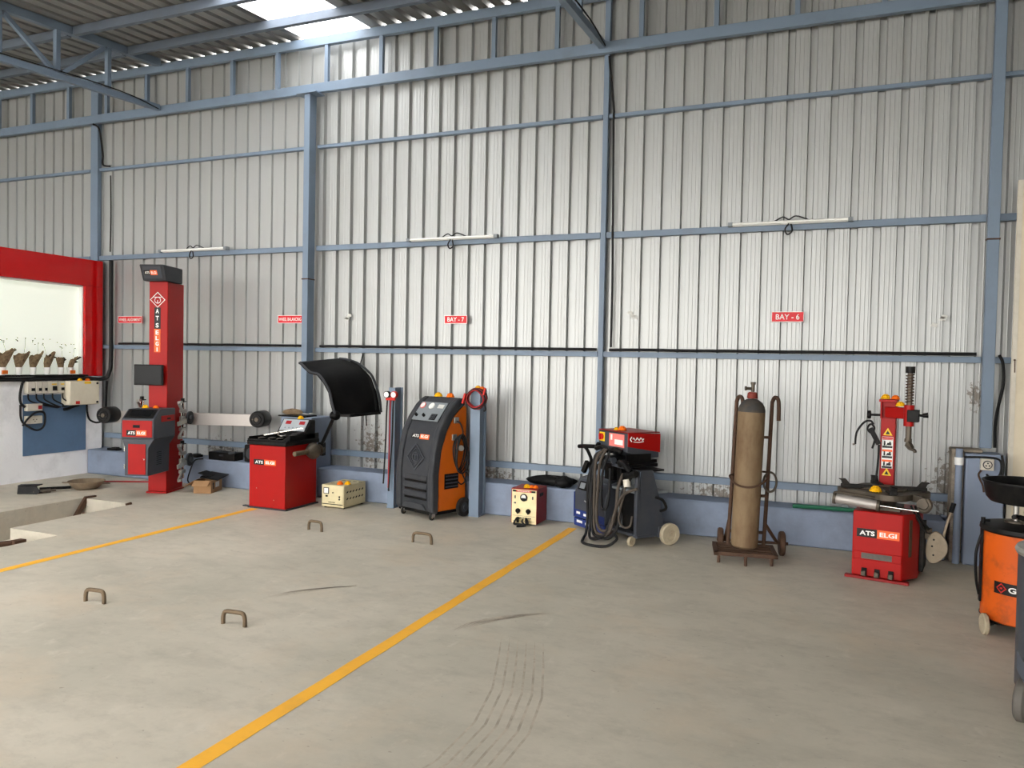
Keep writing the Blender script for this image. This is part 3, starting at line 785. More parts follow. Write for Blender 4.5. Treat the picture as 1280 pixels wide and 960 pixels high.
m = MB(); m.M = T((.52,.36,.58)) @ RX(90); m.lathe([(.026,-.05),(.05,-.05),(.085,-.02),(.088,.0),(.06,.05),(.03,.09),(.026,.09)],n=28); m.build('cone',DIRTYMETAL,wb)
m = MB(); m.box((.50,.47,.52),(.57,.52,.66)); m.build('hood_hinge',BLACK,wb,bevel=.006)
# raised hood: a curved shell spanning two profiles
near = [(.535,1.50),(.59,1.455),(.66,1.405),(.76,1.385),(.84,1.305),(.90,1.215),(.925,1.11),(.955,1.03),(.968,.985)]
far = [(.60,1.545),(.70,1.535),(.80,1.51),(.88,1.475),(.955,1.42),(1.02,1.355),(1.085,1.21),(1.115,1.10),(1.13,.985)]
m = MB(); nv = 8; vs = []; fs = []; n = len(near)
for side in (0,1):
    for j in range(nv+1):
        t = j/nv
        for i in range(n):
            u = near[i][0]*(1-t)+far[i][0]*t; z = near[i][1]*(1-t)+far[i][1]*t
            bul = .05*math.sin(math.pi*t)
            k = i/(n-1); nx = math.sin(k*1.5); nz = math.cos(k*1.5)
            off = bul*(.3+.7*k)-(.012 if side else 0)
            vs.append((u+nx*off, .10+.58*t, z+nz*off*.6))
S = (nv+1)*n
for j in range(nv):
    for i in range(n-1):
        a = j*n+i
        fs.append((a,a+n,a+n+1,a+1)); fs.append((S+a,S+a+1,S+a+n+1,S+a+n))
for j in range(nv):
    a = j*n; fs.append((a,S+a,S+a+n,a+n)); b = a+n-1; fs.append((b,b+n,S+b+n,S+b))
for i in range(n-1):
    fs.append((i,i+1,S+i+1,S+i)); a = nv*n+i; fs.append((a,S+a,S+a+1,a+1))
m.add(vs,fs); hood = m.build('hood',BLACKM,wb,angle=50)
m = MB(); m.tube([(u+.012,.095,z+.01) for u,z in near],.012,6,3); m.tube([(u+.012,.685,z+.01) for u,z in far],.014,6,3); m.tube([(near[0][0],.10,near[0][1]),(far[0][0],.68,far[0][1])],.014,6,1); m.build('hood_lip',DGREY,hood)
m = MB(); m.tube([(u+.03,.60,z+.035) for u,z in [(a*.14+b*.86,c*.14+d*.86) for (a,c),(b,d) in zip(near[2:],far[2:])]],.009,6,3); m.build('hood_rib',BLACKM,hood)
m = MB(); m.ball((.955,.13,.985),(.055,.06,.05),nu=14,nv=8); m.box((.99,.14,.975),(1.13,.70,1.0)); m.build('hood_foot',BLACK,hood)
m = MB(); m.cyl((.535,.495,.64),(.93,.16,.985),.018,n=12); m.build('hood_arm',BLACK,wb)
x,y,z = loc2w(wb,.30,.44,.901); marigold(x,y,z,'y','yellow marigold on top of the balancer console',1.05)
o = thing('calliper_gauge','silver measuring calliper lying across the balancer tool tray','tool',(-5.36,-.93,.742),12)
m = MB(); m.bar((-.06,0,.0),(.36,.03,.085),.008,.012); m.build('beam',CHROME,o)
m = MB(); m.tube([(.10,-.02,.03),(.12,-.04,.01),(.16,-.05,.0),(.2,-.03,.01)],.006,6); m.tube([(.1,.0,.035),(.09,.05,.04),(.13,.09,.02)],.006,6); m.build('jaw',CHROME,o)

# pedestal behind the balancer, with plate and cloth
pd = thing('column_pedestal','pale blue concrete pedestal behind the wheel balancer','pedestal',(-5.38,-.17,.0),0,'column pedestals',kind='thing')
m = MB(); m.box((-.29,-.20,.0),(.13,.17,.895)); m.build('block',PEDBLUE,pd,bevel=.01)
m = MB(); m.box((-.05,-.205,.80),(.11,-.2005,.86)); m.build('paper_label',PAPER,pd)
m = MB(); m.box((-.31,-.22,.8955),(.05,.0,.91)); m.build('cover_plate',BLACK,pd)
m = MB()
for i in range(2):
    m.ball((0,0,.03),(.15,.06,.034),None,20,10,lambda t,p:1+.18*math.sin(3*t+1)+.1*math.sin(7*t))
m.v = [(x,y,max(z,0)) for x,y,z in m.v]
tag(m.build('folded_cloth',CLOTH,loc=(-5.57,-.31,.911)),'crumpled beige cloth lying on the pedestal behind the balancer','cloth')
bpy.data.objects['folded_cloth'].scale = (.8,.8,1)

# ================================================================== STABILISER BOX
sb = thing('voltage_stabiliser','beige metal voltage stabiliser box on the floor beside the balancer','electrical box',(-4.845,-.724,0),0)
m = MB(); m.box((0,0,.012),(.275,.40,.242)); m.build('case',CREAM,sb,bevel=.006)
m = MB(); m.box((.008,-.006,.03),(.267,-.0005,.236)); fpn = m.build('front_panel',CREAM,sb)
m = MB(); m.box((.03,-.0105,.15),(.095,-.0065,.215)); mt = m.build('meter',DGREY,fpn)
m = MB(); m.box((.038,-.0125,.157),(.087,-.0107,.208)); m.build('meter_glass',GLASSM,mt)
m = MB(); m.box((.055,-.012,.118),(.08,-.0065,.135)); m.cyl((.145,-.0065,.165),(.145,-.012,.165),.007,n=10); m.cyl((.225,-.0065,.10),(.225,-.012,.10),.009,n=10); m.box((.218,-.012,.115),(.232,-.0065,.135)); m.build('switch',BLACK,fpn)
m = MB(); m.box((.01,-.0085,.04),(.265,-.0065,.048)); [m.box((.09+.014*i,-.0085,.06),(.1+.014*i,-.0065,.068)) for i in range(6)]; m.build('lettering',BLACK,fpn)
m = MB()
for r_,z in ((0,.17),(1,.10)):
    for k in range(6): m.M = T((.2755,.06+.055*k,z)) @ RX(25); m.box((0,-.014,-.006),(.003,.014,.006))
m.build('vent_slot',BLACK,sb)
m = MB()
for k in range(4): m.M = T((.04+.07*k,.1,.2422)); m.box((0,0,0),(.04,.012,.002)); m.box((0,.2,0),(.04,.212,.002))
m.build('top_slot',BLACK,sb)
m = MB()
for u in (.03,.245):
    for v in (.03,.37): m.cyl((u,v,0),(u,v,.012),.015,n=10)
m.build('foot',BLACK,sb)
x,y,z = loc2w(sb,.185,.06,.2445); marigold(x,y,z,'o','orange marigold on top of the beige stabiliser box',1.05)
x,y,z = loc2w(sb,.25,.10,.2445); marigold(x,y,z,'y','yellow marigold on top of the beige stabiliser box',1.05)

# ================================================================== POSTS BESIDE THE AC MACHINE
def post(x0,x1,y0,y1,h,label):
    o = thing('steel_post',label,'post',((x0+x1)/2,(y0+y1)/2,0),0,'blue steel posts flanking the service machine',kind='thing')
    w = (x1-x0)/2; d = (y1-y0)/2
    m = MB(); m.box((-w,-d,.01),(w,-d+.012,h)); m.box((-w,d-.012,.01),(w,d,h)); m.box((w-.035,-d+.012,.01),(w-.022,d-.012,h)); m.build('section',STEEL,o)
    m = MB(); m.box((-w-.006,-d-.006,0),(w+.006,d+.006,.01)); m.build('base_plate',STEEL,o)
post(-4.237,-4.16,-.425,-.265,1.262,'short blue steel post left of the charcoal service machine, hung with gauges')
post(-3.29,-3.185,-.425,-.265,1.272,'short blue steel post right of the charcoal service machine, hung with red cables')
# gauges
o = thing('manifold_gauge_set','pair of pressure gauges with hanging hoses on the left post','gauge set',(-4.215,-.445,1.16),0)
m = MB(); m.box((-.04,-.012,-.03),(.07,.012,.0)); m.build('manifold',BADGER,o,bevel=.004)
for u,mm in ((-.025,BLACK),(.06,BADGER)):
    m = MB(); m.cyl((u,.012,.03),(u,-.025,.03),.036,n=24); gg = m.build('gauge',mm,o)
    m = MB(); m.cyl((u,-.0255,.03),(u,-.028,.03),.029,n=24); m.build('dial',GLASSM,gg)
for i,(u,l,e) in enumerate(((-.02,.86,-.05),(.02,.9,.015),(.055,.93,.02))):
    m = MB(); m.tube([(u,-.01,-.03),(u,-.02,-.15),(u*.8+e*.2,-.02,-l*.5),(e*.9,-.02,-l),(e,-.02,-l-.03)],.008,8); m.build('hose',[CABLE,COPPER,CABLE][i],o)
o = thing('jumper_cable_coil','coil of red and black cable hung over the top of the right post','cable',(-3.205,-.47,1.185),0)
for k in range(6):
    m = MB(); rr = .094+.011*math.sin(k*2.3); pts = [(rr*1.02*math.cos(t+.2*k)+.006*math.sin(3*t+k),-.012*k+.008*math.sin(2*t+k)+.02,rr*math.sin(t+.2*k)) for t in [2*math.pi*i/14 for i in range(14)]]
    m.tube(pts,.0075,8,4,closed=True); m.build('cable_turn',CABLE if k in (1,4) else COPPER,o)
m = MB(); m.bar((-.10,-.05,.05),(-.125,-.05,-.05),.02,.03); m.bar((.10,-.05,.04),(.115,-.05,.11),.02,.025); m.build('clamp',BADGER,o,bevel=.003)
m = MB(); m.tube([(.09,-.02,-.04),(.11,-.02,-.1),(.09,-.02,-.12)],.008,8); m.build('lead_end',CABLE,o)
marigold(-3.25,-.34,1.2735,'y','yellow marigold on top of the right post with the cable coil',1.1)
marigold(-3.20,-.35,1.2735,'o','orange marigold on top of the right post with the cable coil',.9)

# ================================================================== AC SERVICE MACHINE
ac = thing('ac_service_machine','charcoal and orange air-conditioning service machine on castors between two blue posts','machine',(-3.93,-.65,0),-20); ac.scale = (.972,.972,.995)
A0,A1 = -.10,.47
prof = [(0,.09),(-.005,.45),(.02,.66),(.07,.85),(.15,.99),(.25,1.11),(.32,1.165),(.37,1.19),(.44,1.18),(.44,1.12),(.38,1.085),(.28,1.0),(.19,.86),(.12,.67),(.09,.45),(.09,.07),(.05,.05)]
m = MB(); m.prism_u(prof,A0,A0+.075); m.build('side_bumper',DGREY,ac,bevel=.018,segs=3)
m = MB(); m.prism_u(prof,A1-.075,A1); m.build('side_bumper',DGREY,ac,bevel=.018,segs=3)
pin = [(v+.022,z) for v,z in prof[:8]]+[(.44,1.175)]+[(v,z) for v,z in prof[9:]]
m = MB(); m.prism_u(pin,A0+.0752,A1-.0752); m.build('front_shell',DGREY,ac,bevel=.006)
m = MB(); m.prism_u([(.0955,.075),(.0955,.45),(.126,.67),(.196,.855),(.285,.993),(.385,1.08),(.44,1.112),(.47,1.09),(.47,.075)],A0+.012,A1-.012); m.build('orange_body',ORANGE,ac,bevel=.008)
m = MB(); m.box((A0+.02,.03,.045),(A1-.02,.46,.0745)); m.build('chassis',BLACK,ac)
M_ = T((.185,.208,1.040)) @ RX(50)
m = MB(); m.M = M_; m.box((-.20,-.115,.001),(.20,.118,.012)); cp = m.build('control_panel',MGREY,ac,bevel=.003)
for u in (-.145,-.01):
    m = MB(); m.M = M_; m.cyl((u,.065,.012),(u,.065,.022),.036,n=24); gg = m.build('gauge',WHITE if u > -.1 else PINK,cp)
    m = MB(); m.M = M_; m.cyl((u,.065,.0222),(u,.065,.0235),.029,n=24); m.box((u-.002,.06,.0236),(u+.018,.068,.0246)); m.build('dial',GLASSM,gg)
m = MB(); m.M = M_; m.box((.085,.045,.012),(.17,.09,.016)); m.build('display',PAPER,cp)
m = MB(); m.M = M_; m.box((.06,-.105,.012),(.15,-.03,.018)); kp = m.build('keypad',BLACK,cp,bevel=.004)
m = MB(); m.M = M_
for i in range(3):
    for j in range(3): m.box((.072+.025*i,-.095+.021*j,.018),(.089+.025*i,-.081+.021*j,.021))
m.build('key',DGREY2,kp)
m = MB(); m.M = M_
for u in (-.155,-.04): m.cyl((u,-.06,.012),(u,-.06,.03),.016,n=14); m.box((u-.005,-.075,.03),(u+.005,-.045,.04))
m.build('valve_knob',BLACK,cp)
badge(ac,FACE(.185,.085,.80,20) @ T((0,0,.006)),.27,.055)
m = MB(); diamond(m,FACE(.185,.024,.60,4) @ T((0,0,.002)),.135,.014,.008); m.build('emblem',DGREY2,ac)
for k,z in enumerate((.375,.29,.205)):
    m = MB(); m.box((.02,.006,z),(.37,.02,z+.05)); lv = m.build('louvre',DGREY,ac,bevel=.006)
    m = MB(); m.box((.03,.0105,z-.024),(.36,.019,z-.004)); m.build('slot',BLACK,lv)
m = MB(); m.prism_v([(.0,.085),(.06,.145),(.31,.145),(.37,.085)],-.004,.02); m.build('lower_kick',DGREY,ac,bevel=.006)
m = MB(); m.box((A1-.0115,.17,.29),(A1-.006,.36,.44)); vn = m.build('side_vent',BLACK,ac)
m = MB()
for k in range(4): m.box((A1-.0058,.18,.305+.035*k),(A1-.002,.35,.318+.035*k))
m.build('slat',DGREY2,vn)
m = MB(); m.box((A1-.011,.28,.94),(A1+.01,.34,1.0)); m.build('hose_port',SILVER,ac,bevel=.004)
m = MB(); m.box((A1-.011,.26,.77),(A1+.006,.32,.83)); m.build('hose_port',SILVER,ac,bevel=.004)
for k in range(4):
    m = MB(); pts = [(A1+.025+.018*k,.33+.075*math.cos(t)+.012*math.sin(2*t+k),.64+(.16+.012*k)*math.sin(t)) for t in [2*math.pi*i/14 for i in range(14)]]
    m.tube(pts,.008,8,4,closed=True); m.build('hose_coil',CABLE,ac)
m = MB(); m.tube([(A1+.0,.31,.96),(A1+.04,.33,.94),(A1+.05,.36,.85),(A1+.04,.36,.78)],.008,8); m.tube([(A1+.04,.33,.5),(A1+.05,.37,.42),(A1+.05,.40,.36),(A1+.05,.35,.33),(A1+.04,.31,.36)],.007,8); m.build('hose',CABLE,ac)
m = MB(); m.cyl((A1+.08,.30,.70),(A1+.105,.29,.70),.028,n=18); m.build('coupler',SILVER,ac)
for u,v in ((A0+.09,.04),(A1-.03,.03)):
    m = MB(); m.box((u-.022,v-.02,.03),(u-.016,v+.02,.06)); m.box((u+.016,v-.02,.03),(u+.022,v+.02,.06)); m.cyl((u,v,.045),(u,v,.062),.014,n=10); ck = m.build('castor',SILVER,ac)
    wheel(ac,(u,v-.005,.032),(1,.15,0),.032,.024,RUBBER,PALEWH,'castor_wheel')
for u in (A0+.03,A1+.035): wheel(ac,(u,.40,.095),(1,0,0),.095,.045,RUBBER,DGREY,'rear_wheel')
x,y,z = loc2w(ac,.09,.405,1.188); marigold(x,y,z,'y','yellow marigold on top of the charcoal service machine',1.35)
x,y,z = loc2w(ac,.275,.405,1.188); marigold(x,y,z,'o','orange marigold on top of the charcoal service machine',1.35)

# ================================================================== BATTERY CHARGER
bc = thing('battery_charger','small dark red battery charger with a cream dial face on the floor by the plinth','charger',(-2.785,-.54,0),0)
m = MB(); m.box((0,0,.01),(.267,.275,.345)); m.build('case',REDBOX,bc,bevel=.005)
m = MB(); m.box((.012,-.008,.012),(.262,-.0005,.335)); fpn = m.build('face',CREAM2,bc)
m = MB(); m.box((.02,-.011,.312),(.25,-.0085,.33)); m.cur = 1; m.box((.055,-.0125,.313),(.21,-.0112,.329)); m.cur = 2; [m.box((.068+.012*i,-.0135,.318),(.076+.012*i,-.0126,.324)) for i in range(11)]; m.build('title_strip',[BLACK,BADGER,WHITE],fpn)
m = MB(); m.cyl((.135,-.0085,.262),(.135,-.018,.262),.036,n=28); mt = m.build('meter',BLACK,fpn)
m = MB(); m.M = FACE(.135,-.0185,.262); m.prism([(-.026,-.004),(.026,-.004),(.02,.018),(.008,.026),(-.008,.026),(-.02,.018)],.002); m.build('dial',GLASSM,mt)
for u in (.078,.185):
    m = MB(); m.cyl((u,-.0085,.135),(u,-.026,.13),.023,n=18); m.box((u-.006,-.032,.105),(u+.006,-.009,.15)); m.build('knob',BLACK,fpn,bevel=.002)
m = MB()
for u,z in ((.045,.262),(.225,.262)): m.box((u-.005,-.014,z-.014),(u+.005,-.0085,z+.014))
m.box((.035,-.012,.198),(.055,-.0085,.212)); m.build('switch',DGREY2,fpn)
m = MB(); m.box((.02,-.0095,.083),(.25,-.0085,.085)); [m.box((.08+.017*i,-.0095,.06),(.092+.017*i,-.0085,.07)) for i in range(8)]; m.box((.02,-.0095,.033),(.25,-.0085,.036)); m.build('marking',DGREY2,fpn)
m = MB(); m.box((.2675,.07,.27),(.272,.16,.30)); m.build('side_handle',BLACK,bc)
for i,(pts) in enumerate(([(.09,-.012,.06),(.085,-.05,.07),(.07,-.07,.04),(.06,-.06,.012),(.12,-.08,.012),(.19,-.10,.012)],[(.165,-.012,.06),(.18,-.05,.065),(.20,-.06,.03),(.16,-.07,.014),(.10,-.06,.014),(.05,-.05,.012)],[(.13,-.012,.05),(.14,-.06,.04),(.18,-.09,.012),(.15,-.13,.01),(.12,-.15,.01)])):
    m = MB(); m.tube(pts,.009,8); m.build('lead',CABLE,bc)
for u in (.08,.17):
    m = MB(); m.bar((u,-.03,.06),(u+.02,-.07,.04),.025,.03); m.build('crocodile_clip',BLACK,bc,bevel=.003)
x,y,z = loc2w(bc,.14,.06,.3465); marigold(x,y,z,'y','yellow marigold on top of the dark red battery charger',1.1)
x,y,z = loc2w(bc,.185,.07,.3465); marigold(x,y,z,'o','orange marigold in the middle of three on the dark red battery charger',.85)
x,y,z = loc2w(bc,.225,.07,.3465); marigold(x,y,z,'o','orange marigold at the right edge of the dark red battery charger top',.85)
o = MB(); 
o.ball((0,0,.05),(.24,.085,.05),RZ(3),26,10,lambda t,p:1+.1*math.sin(4*t+1)+.06*math.sin(9*t+3*p))
o.ball((.13,-.02,.045),(.10,.10,.06),None,18,9,lambda t,p:1+.1*math.sin(5*t+3*p))
o.v = [(x,y,max(z,.0)) for x,y,z in o.v]
tag(o.build('black_bag',BLACKM,loc=(-2.52,-.12,.327),angle=60),'crumpled black bag lying on the plinth behind the battery charger','bag')

# ================================================================== WELDING TROLLEY
wt = thing('welding_trolley','dark grey welding trolley with blue-banded machine, hung cables and pale wheels','welding machine',(-2.09,-.47,0),-39)
m = MB(); m.prism([(-.12,.02),(.80,.02),(.80,.40),(.36,.40),(.30,.19),(-.12,.19)],.025,T((0,0,.075))); m.build('base',DGREY2,wt,bevel=.004)
m = MB(); m.prism_u([(0,.102),(0,.335),(.05,.47),(.19,.50),(.19,.102)],-.135,.36); pw = m.build('power_source',DGREY2,wt,bevel=.008)
m = MB(); m.box((-.13,-.005,.104),(.355,-.0005,.175)); m.box((-.13,-.005,.02),(.355,.015,.095)); m.build('blue_band',WBLUE,pw,bevel=.002)
m = MB(); m.box((-.137,-.008,.10),(-.128,.185,.335)); m.build('blue_edge',WBLUE,pw)
m = MB()
for u,z,w in ((-.09,.135,.06),(.03,.13,.04),(.13,.135,.05),(-.08,.055,.09),(.06,.05,.09)): m.box((u,-.0075,z),(u+w,-.0052,z+.022))
m.build('white_marking',WHITE,pw)
m = MB(); m.tube([(.03+.012*i,-.002,.27+.006*math.sin(i*2.2)) for i in range(9)],.0022,5,3); m.build('script_mark',PAPER,pw)
M_ = T((.02,.0225,.4)) @ RX(70.5)
m = MB(); m.M = M_; m.box((-.11,-.04,.001),(.02,.045,.006)); sc_ = m.build('screen_frame',BLACK,pw)
m = MB(); m.M = M_; m.box((-.09,-.025,.006),(-.01,.03,.0075)); m.build('screen',MGREY,sc_)
m = MB(); m.M = M_
for k in range(3): m.cyl((.09+.08*k,0,.001),(.09+.08*k,0,.016),.018,n=14)
m.build('knob',BLACK,pw)
m = MB(); m.tube([(-.03,.12,.48),(-.05,.11,.58),(-.02,.10,.65),(-.05,.08,.73),(-.07,.06,.765)],.016,8); m.build('handle_post',BLACK,wt)
m = MB(); m.tube([(-.13,.03,.765),(-.05,.05,.775),(.12,.10,.785)],.019,8,3); m.build('handle',BLACK,wt)
m = MB(); m.box((.375,.06,.44),(.775,.36,.465)); m.build('shelf',MGREY,wt,bevel=.004)
m = MB(); m.box((.375,.10,.101),(.775,.19,.44)); m.build('back_panel',BLACK,wt)
m = MB(); m.bar((.47,.07,.43),(.53,.05,.12),.02,.03); m.build('strut',MGREY,wt)
m = MB(); m.prism_u([(.0,.10),(.06,.655),(.17,.655),(.27,.36),(.31,.10)],.78,.805); m.build('side_panel',DGREY2,wt,bevel=.004)
m = MB(); m.box((.775,.0,.10),(.812,.03,.66)); m.box((.775,.24,.07),(.815,.42,.16)); m.build('frame_post',DGREY2,wt,bevel=.004)
m = MB(); m.tube([(.81,.20,.42),(.86,.24,.40),(.87,.27,.33),(.82,.25,.30)],.012,8); m.build('side_hook',BLACK,wt)
m = MB(); m.box((.16,.06,.655),(.64,.36,.685)); m.box((.64,.06,.64),(.80,.30,.656)); m.box((.20,.10,.50),(.33,.30,.655)); m.box((.36,.12,.465),(.42,.2,.655)); m.build('upper_frame',BLACK,wt,bevel=.004)
m = MB(); m.cyl((.42,.03,.66),(.66,.03,.655),.016,n=12); m.cyl((.2,.02,.70),(.45,.02,.70),.03,n=14); m.build('cross_rail',DGREY2,wt)
wheel(wt,(.835,.345,.095),(1,-.1,0),.095,.05,PALEWH,PALEWH,'rear_wheel')
wheel(wt,(.735,.01,.043),(1,.2,0),.043,.03,PALEWH,PALEWH,'castor_wheel')
wheel(wt,(-.05,.06,.043),(1,.2,0),.043,.03,RUBBER,DGREY,'castor_wheel')
# hung cables (parts of the trolley)
def hang(pts,r=.013,mm=CABLE):
    m = MB(); m.tube([(p[0]+.05+.14*min(1,max(0,(.66-p[0])/.45)),p[1]-.02,p[2]) for p in pts],r,8,8); m.build('cable',mm,wt)
GREYC = mat('worn_grey_cable',(74,66,58),.6,0,(40,36,32),.5,20)
hang([(.20,-.03,.78),(.15,-.09,.72),(.14,-.10,.45),(.15,-.10,.20),(.20,-.12,.06),(.38,-.14,.045),(.56,-.12,.07),(.66,-.08,.22),(.64,-.05,.45),(.70,-.02,.56),(.74,-.03,.60)],.014)
hang([(.22,-.03,.80),(.20,-.11,.70),(.20,-.12,.4),(.20,-.12,.22),(.27,-.14,.10),(.40,-.15,.075),(.54,-.13,.11),(.60,-.09,.30),(.58,-.06,.50),(.62,-.03,.62)],.014,GREYC)
hang([(.25,-.03,.80),(.26,-.10,.68),(.25,-.11,.45),(.25,-.12,.25),(.33,-.14,.14),(.44,-.14,.11),(.55,-.12,.16),(.64,-.10,.34),(.72,-.08,.46),(.84,-.04,.52)],.013,GREYC)
hang([(.30,-.02,.78),(.31,-.09,.62),(.30,-.10,.42),(.37,-.12,.30),(.45,-.11,.32),(.44,-.08,.5),(.38,-.05,.64)],.012)
hang([(.12,.0,.66),(.08,-.09,.58),(.06,-.10,.40),(.07,-.10,.22),(.10,-.13,.05),(.19,-.22,.018),(.36,-.31,.014),(.55,-.29,.014),(.66,-.20,.02),(.68,-.12,.07),(.60,-.10,.10)],.012)
hang([(.17,-.02,.72),(.11,-.10,.62),(.12,-.11,.35),(.14,-.12,.15),(.18,-.15,.03),(.30,-.17,.025),(.42,-.15,.05)],.013)
hang([(.66,-.02,.60),(.70,-.07,.45),(.66,-.09,.25),(.72,-.08,.18),(.78,-.06,.2),(.78,-.04,.28)],.009,GREYC)
hang([(.23,-.04,.74),(.17,-.12,.55),(.18,-.13,.3),(.23,-.15,.09),(.36,-.17,.06),(.50,-.15,.09),(.54,-.1,.25)],.011)
m = MB(); m.cyl((.70,-.045,.60),(.86,-.05,.64),.03,n=14); m.bar((.73,-.04,.60),(.72,-.06,.52),.03,.035); gun = m.build('spot_gun',BLACK,wt,bevel=.004)
m = MB(); m.cyl((.735,-.055,.575),(.75,-.055,.515),.032,.030,n=16); m.build('cream_cup',OFFW,gun)
m = MB(); m.tube([(.60,-.02,.68),(.64,-.06,.71),(.72,-.06,.69),(.78,-.05,.645)],.024,10); m.build('gun_grip',BLACK,wt)
m = MB(); m.bar((.17,-.07,.66),(.12,-.08,.56),.035,.04); m.build('torch_handle',BLACK,wt)

rc = thing('spot_puller_box','red control box with rotary switch and pink label on top of the welding trolley','control box',loc2w(wt,0,0,.6865),-39)
m = MB(); m.prism_u([(.05,.10),(.05,.262),(.40,.25),(.40,.045),(.22,.03)],.164,.60); m.build('case',DGREY2,rc,bevel=.006)
m = MB(); m.prism_u([(.048,.268),(.405,.255),(.405,.09),(.048,.15)],.601,.612); sp = m.build('red_side',RED,rc,bevel=.003)
m = MB(); m.box((.16,.05,.264),(.602,.405,.272)); m.build('lid',REDBOX,rc,bevel=.002)
m = MB(); m.tube([(.613,.095+.012*i,.215+.012*math.sin(i*1.9)) for i in range(11)],.004,6,4); m.tube([(.613,.085,.235),(.613,.07,.215),(.613,.085,.195)],.005,6,4); m.tube([(.613,.105,.192),(.613,.16,.186),(.613,.215,.192)],.004,6,4); m.build('script_emblem',WHITE,sp)
m = MB(); m.box((.185,.044,.165),(.265,.0495,.248)); sw = m.build('switch_plate',YELLOWP,rc,bevel=.003)
m = MB(); m.cyl((.225,.0435,.207),(.225,.03,.207),.028,n=20); m.box((.219,.012,.18),(.231,.03,.235)); m.build('rotary_knob',BADGER,sw)
m = MB(); m.box((.335,.0445,.135),(.555,.0495,.25)); lb = m.build('pink_label',PINK,rc)
m = MB(); m.box((.42,.042,.155),(.54,.0442,.20)); m.box((.36,.042,.19),(.385,.0442,.24)); m.build('label_print',WHITE,lb)
m = MB(); m.box((.605,.03,.03),(.615,.30,.085)); m.box((.17,.07,.0),(.60,.38,.028)); m.build('lower_frame',BLACK,rc)
m = MB(); m.tube([(.2,.03,.14),(.22,-.01,.10),(.30,-.01,.12),(.40,.0,.09),(.5,-.01,.12),(.56,.02,.10)],.022,8); m.build('connector',BLACK,rc)
x,y,z = loc2w(rc,.40,.14,.273); marigold(x,y,z,'o','large orange marigold on the red control box',1.25)
x,y,z = loc2w(rc,.34,.12,.273); marigold(x,y,z,'y','small yellow marigold on the red control box',.8)

# ================================================================== GAS CYLINDER ON ITS TROLLEY
gt = thing('cylinder_trolley','rusty two-wheeled steel trolley carrying the gas cylinder','trolley',(-.58,-.98,0),10)
def rail(u):
    m = MB(); m.tube([(u,.15,.10),(u+.02,.175,.6),(u+.04,.205,1.20),(u+.045,.215,1.27),(u+.062,.190,1.308),(u+.086,.168,1.275),(u+.09,.165,1.12)],.016,10,5); m.build('rail',RUST,gt)
rail(-.115); rail(.165)
for z in (.20,.50,.98):
    m = MB(); k = .02*z/.6; m.bar((-.115+k,.152+.032*z,z),(.165+k,.152+.032*z,z),.022,.022); m.build('rung',RUST,gt)
m = MB(); m.bar((-.24,-.17,.085),(.24,-.17,.085),.03,.03); m.bar((-.24,.16,.085),(.24,.16,.085),.03,.03); m.bar((-.225,-.185,.085),(-.225,.16,.085),.03,.03); m.bar((.225,-.185,.085),(.225,.16,.085),.03,.03)
[m.bar((-.21,v,.083),(.21,v,.083),.024,.02) for v in (-.08,.0,.08)]; m.build('base_frame',RUST,gt)
for u,v in ((-.20,-.12),(0.0,-.18),(.20,-.12)):
    m = MB(); m.cyl((u,v,0),(u,v,.075),.013,n=10); m.build('leg',RUST,gt)
for ua,ub in ((-.112,-.135),(.168,.285)):
    m = MB(); m.bar((ua,.165,.28),(ub,.26,.10),.02,.02); m.build('stay',RUST,gt)
m = MB(); m.cyl((-.20,.26,.10),(.37,.26,.10),.012,n=10); m.build('axle',RUST,gt)
for u in (-.17,.32): wheel(gt,(u,.26,.10),(1,0,0),.10,.045,RUST,RUST)
m = MB(); ring = [(.025+.15*math.cos(t),.02+.155*math.sin(t),.69-.08*max(0,-math.sin(t))**1.2+.02*math.cos(t)) for t in [2*math.pi*i/18 for i in range(18)]]
m.tube(ring,.008,8,3,closed=True); m.build('strap_ring',RUST,gt)
m = MB()
for k in range(2): m.tube([(.20+.05*math.cos(t),.13+.02*k,.62+.08*math.sin(t)) for t in [2*math.pi*i/10 for i in range(10)]],.008,8,4,closed=True)
m.build('hanging_ring',[DIRTYMETAL],gt)
gc = thing('gas_cylinder','tall rusty brown gas cylinder with a dark shoulder and red valve collar on the trolley','gas cylinder',(-.58,-.98,.108),10)
gc.rotation_euler = (R(-1.0),R(1.6),R(10))
m = MB(); m.lathe([(0,0),(.085,0),(.102,.015),(.106,.04),(.106,1.085)],n=40); m.build('body',GASBOT,gc)
m = MB(); m.lathe([(.106,1.0852),(.1055,1.10),(.098,1.13),(.08,1.16),(.055,1.18),(.035,1.19),(0,1.192)],n=40); m.build('shoulder',GASTOP,gc)
m = MB(); m.lathe([(.038,1.193),(.042,1.2),(.038,1.235),(.028,1.245),(0,1.245)],n=20); m.build('collar',VALVER,gc)
m = MB(); m.cyl((0,0,1.246),(0,0,1.305),.014,n=12); m.cyl((0,0,1.305),(0,0,1.325),.02,n=12); m.cyl((0,0,1.272),(-.055,-.01,1.272),.012,n=10); m.cyl((-.05,-.01,1.272),(-.062,-.012,1.272),.018,n=10); m.build('valve',DIRTYMETAL,gc)
for k in ('body',): pass

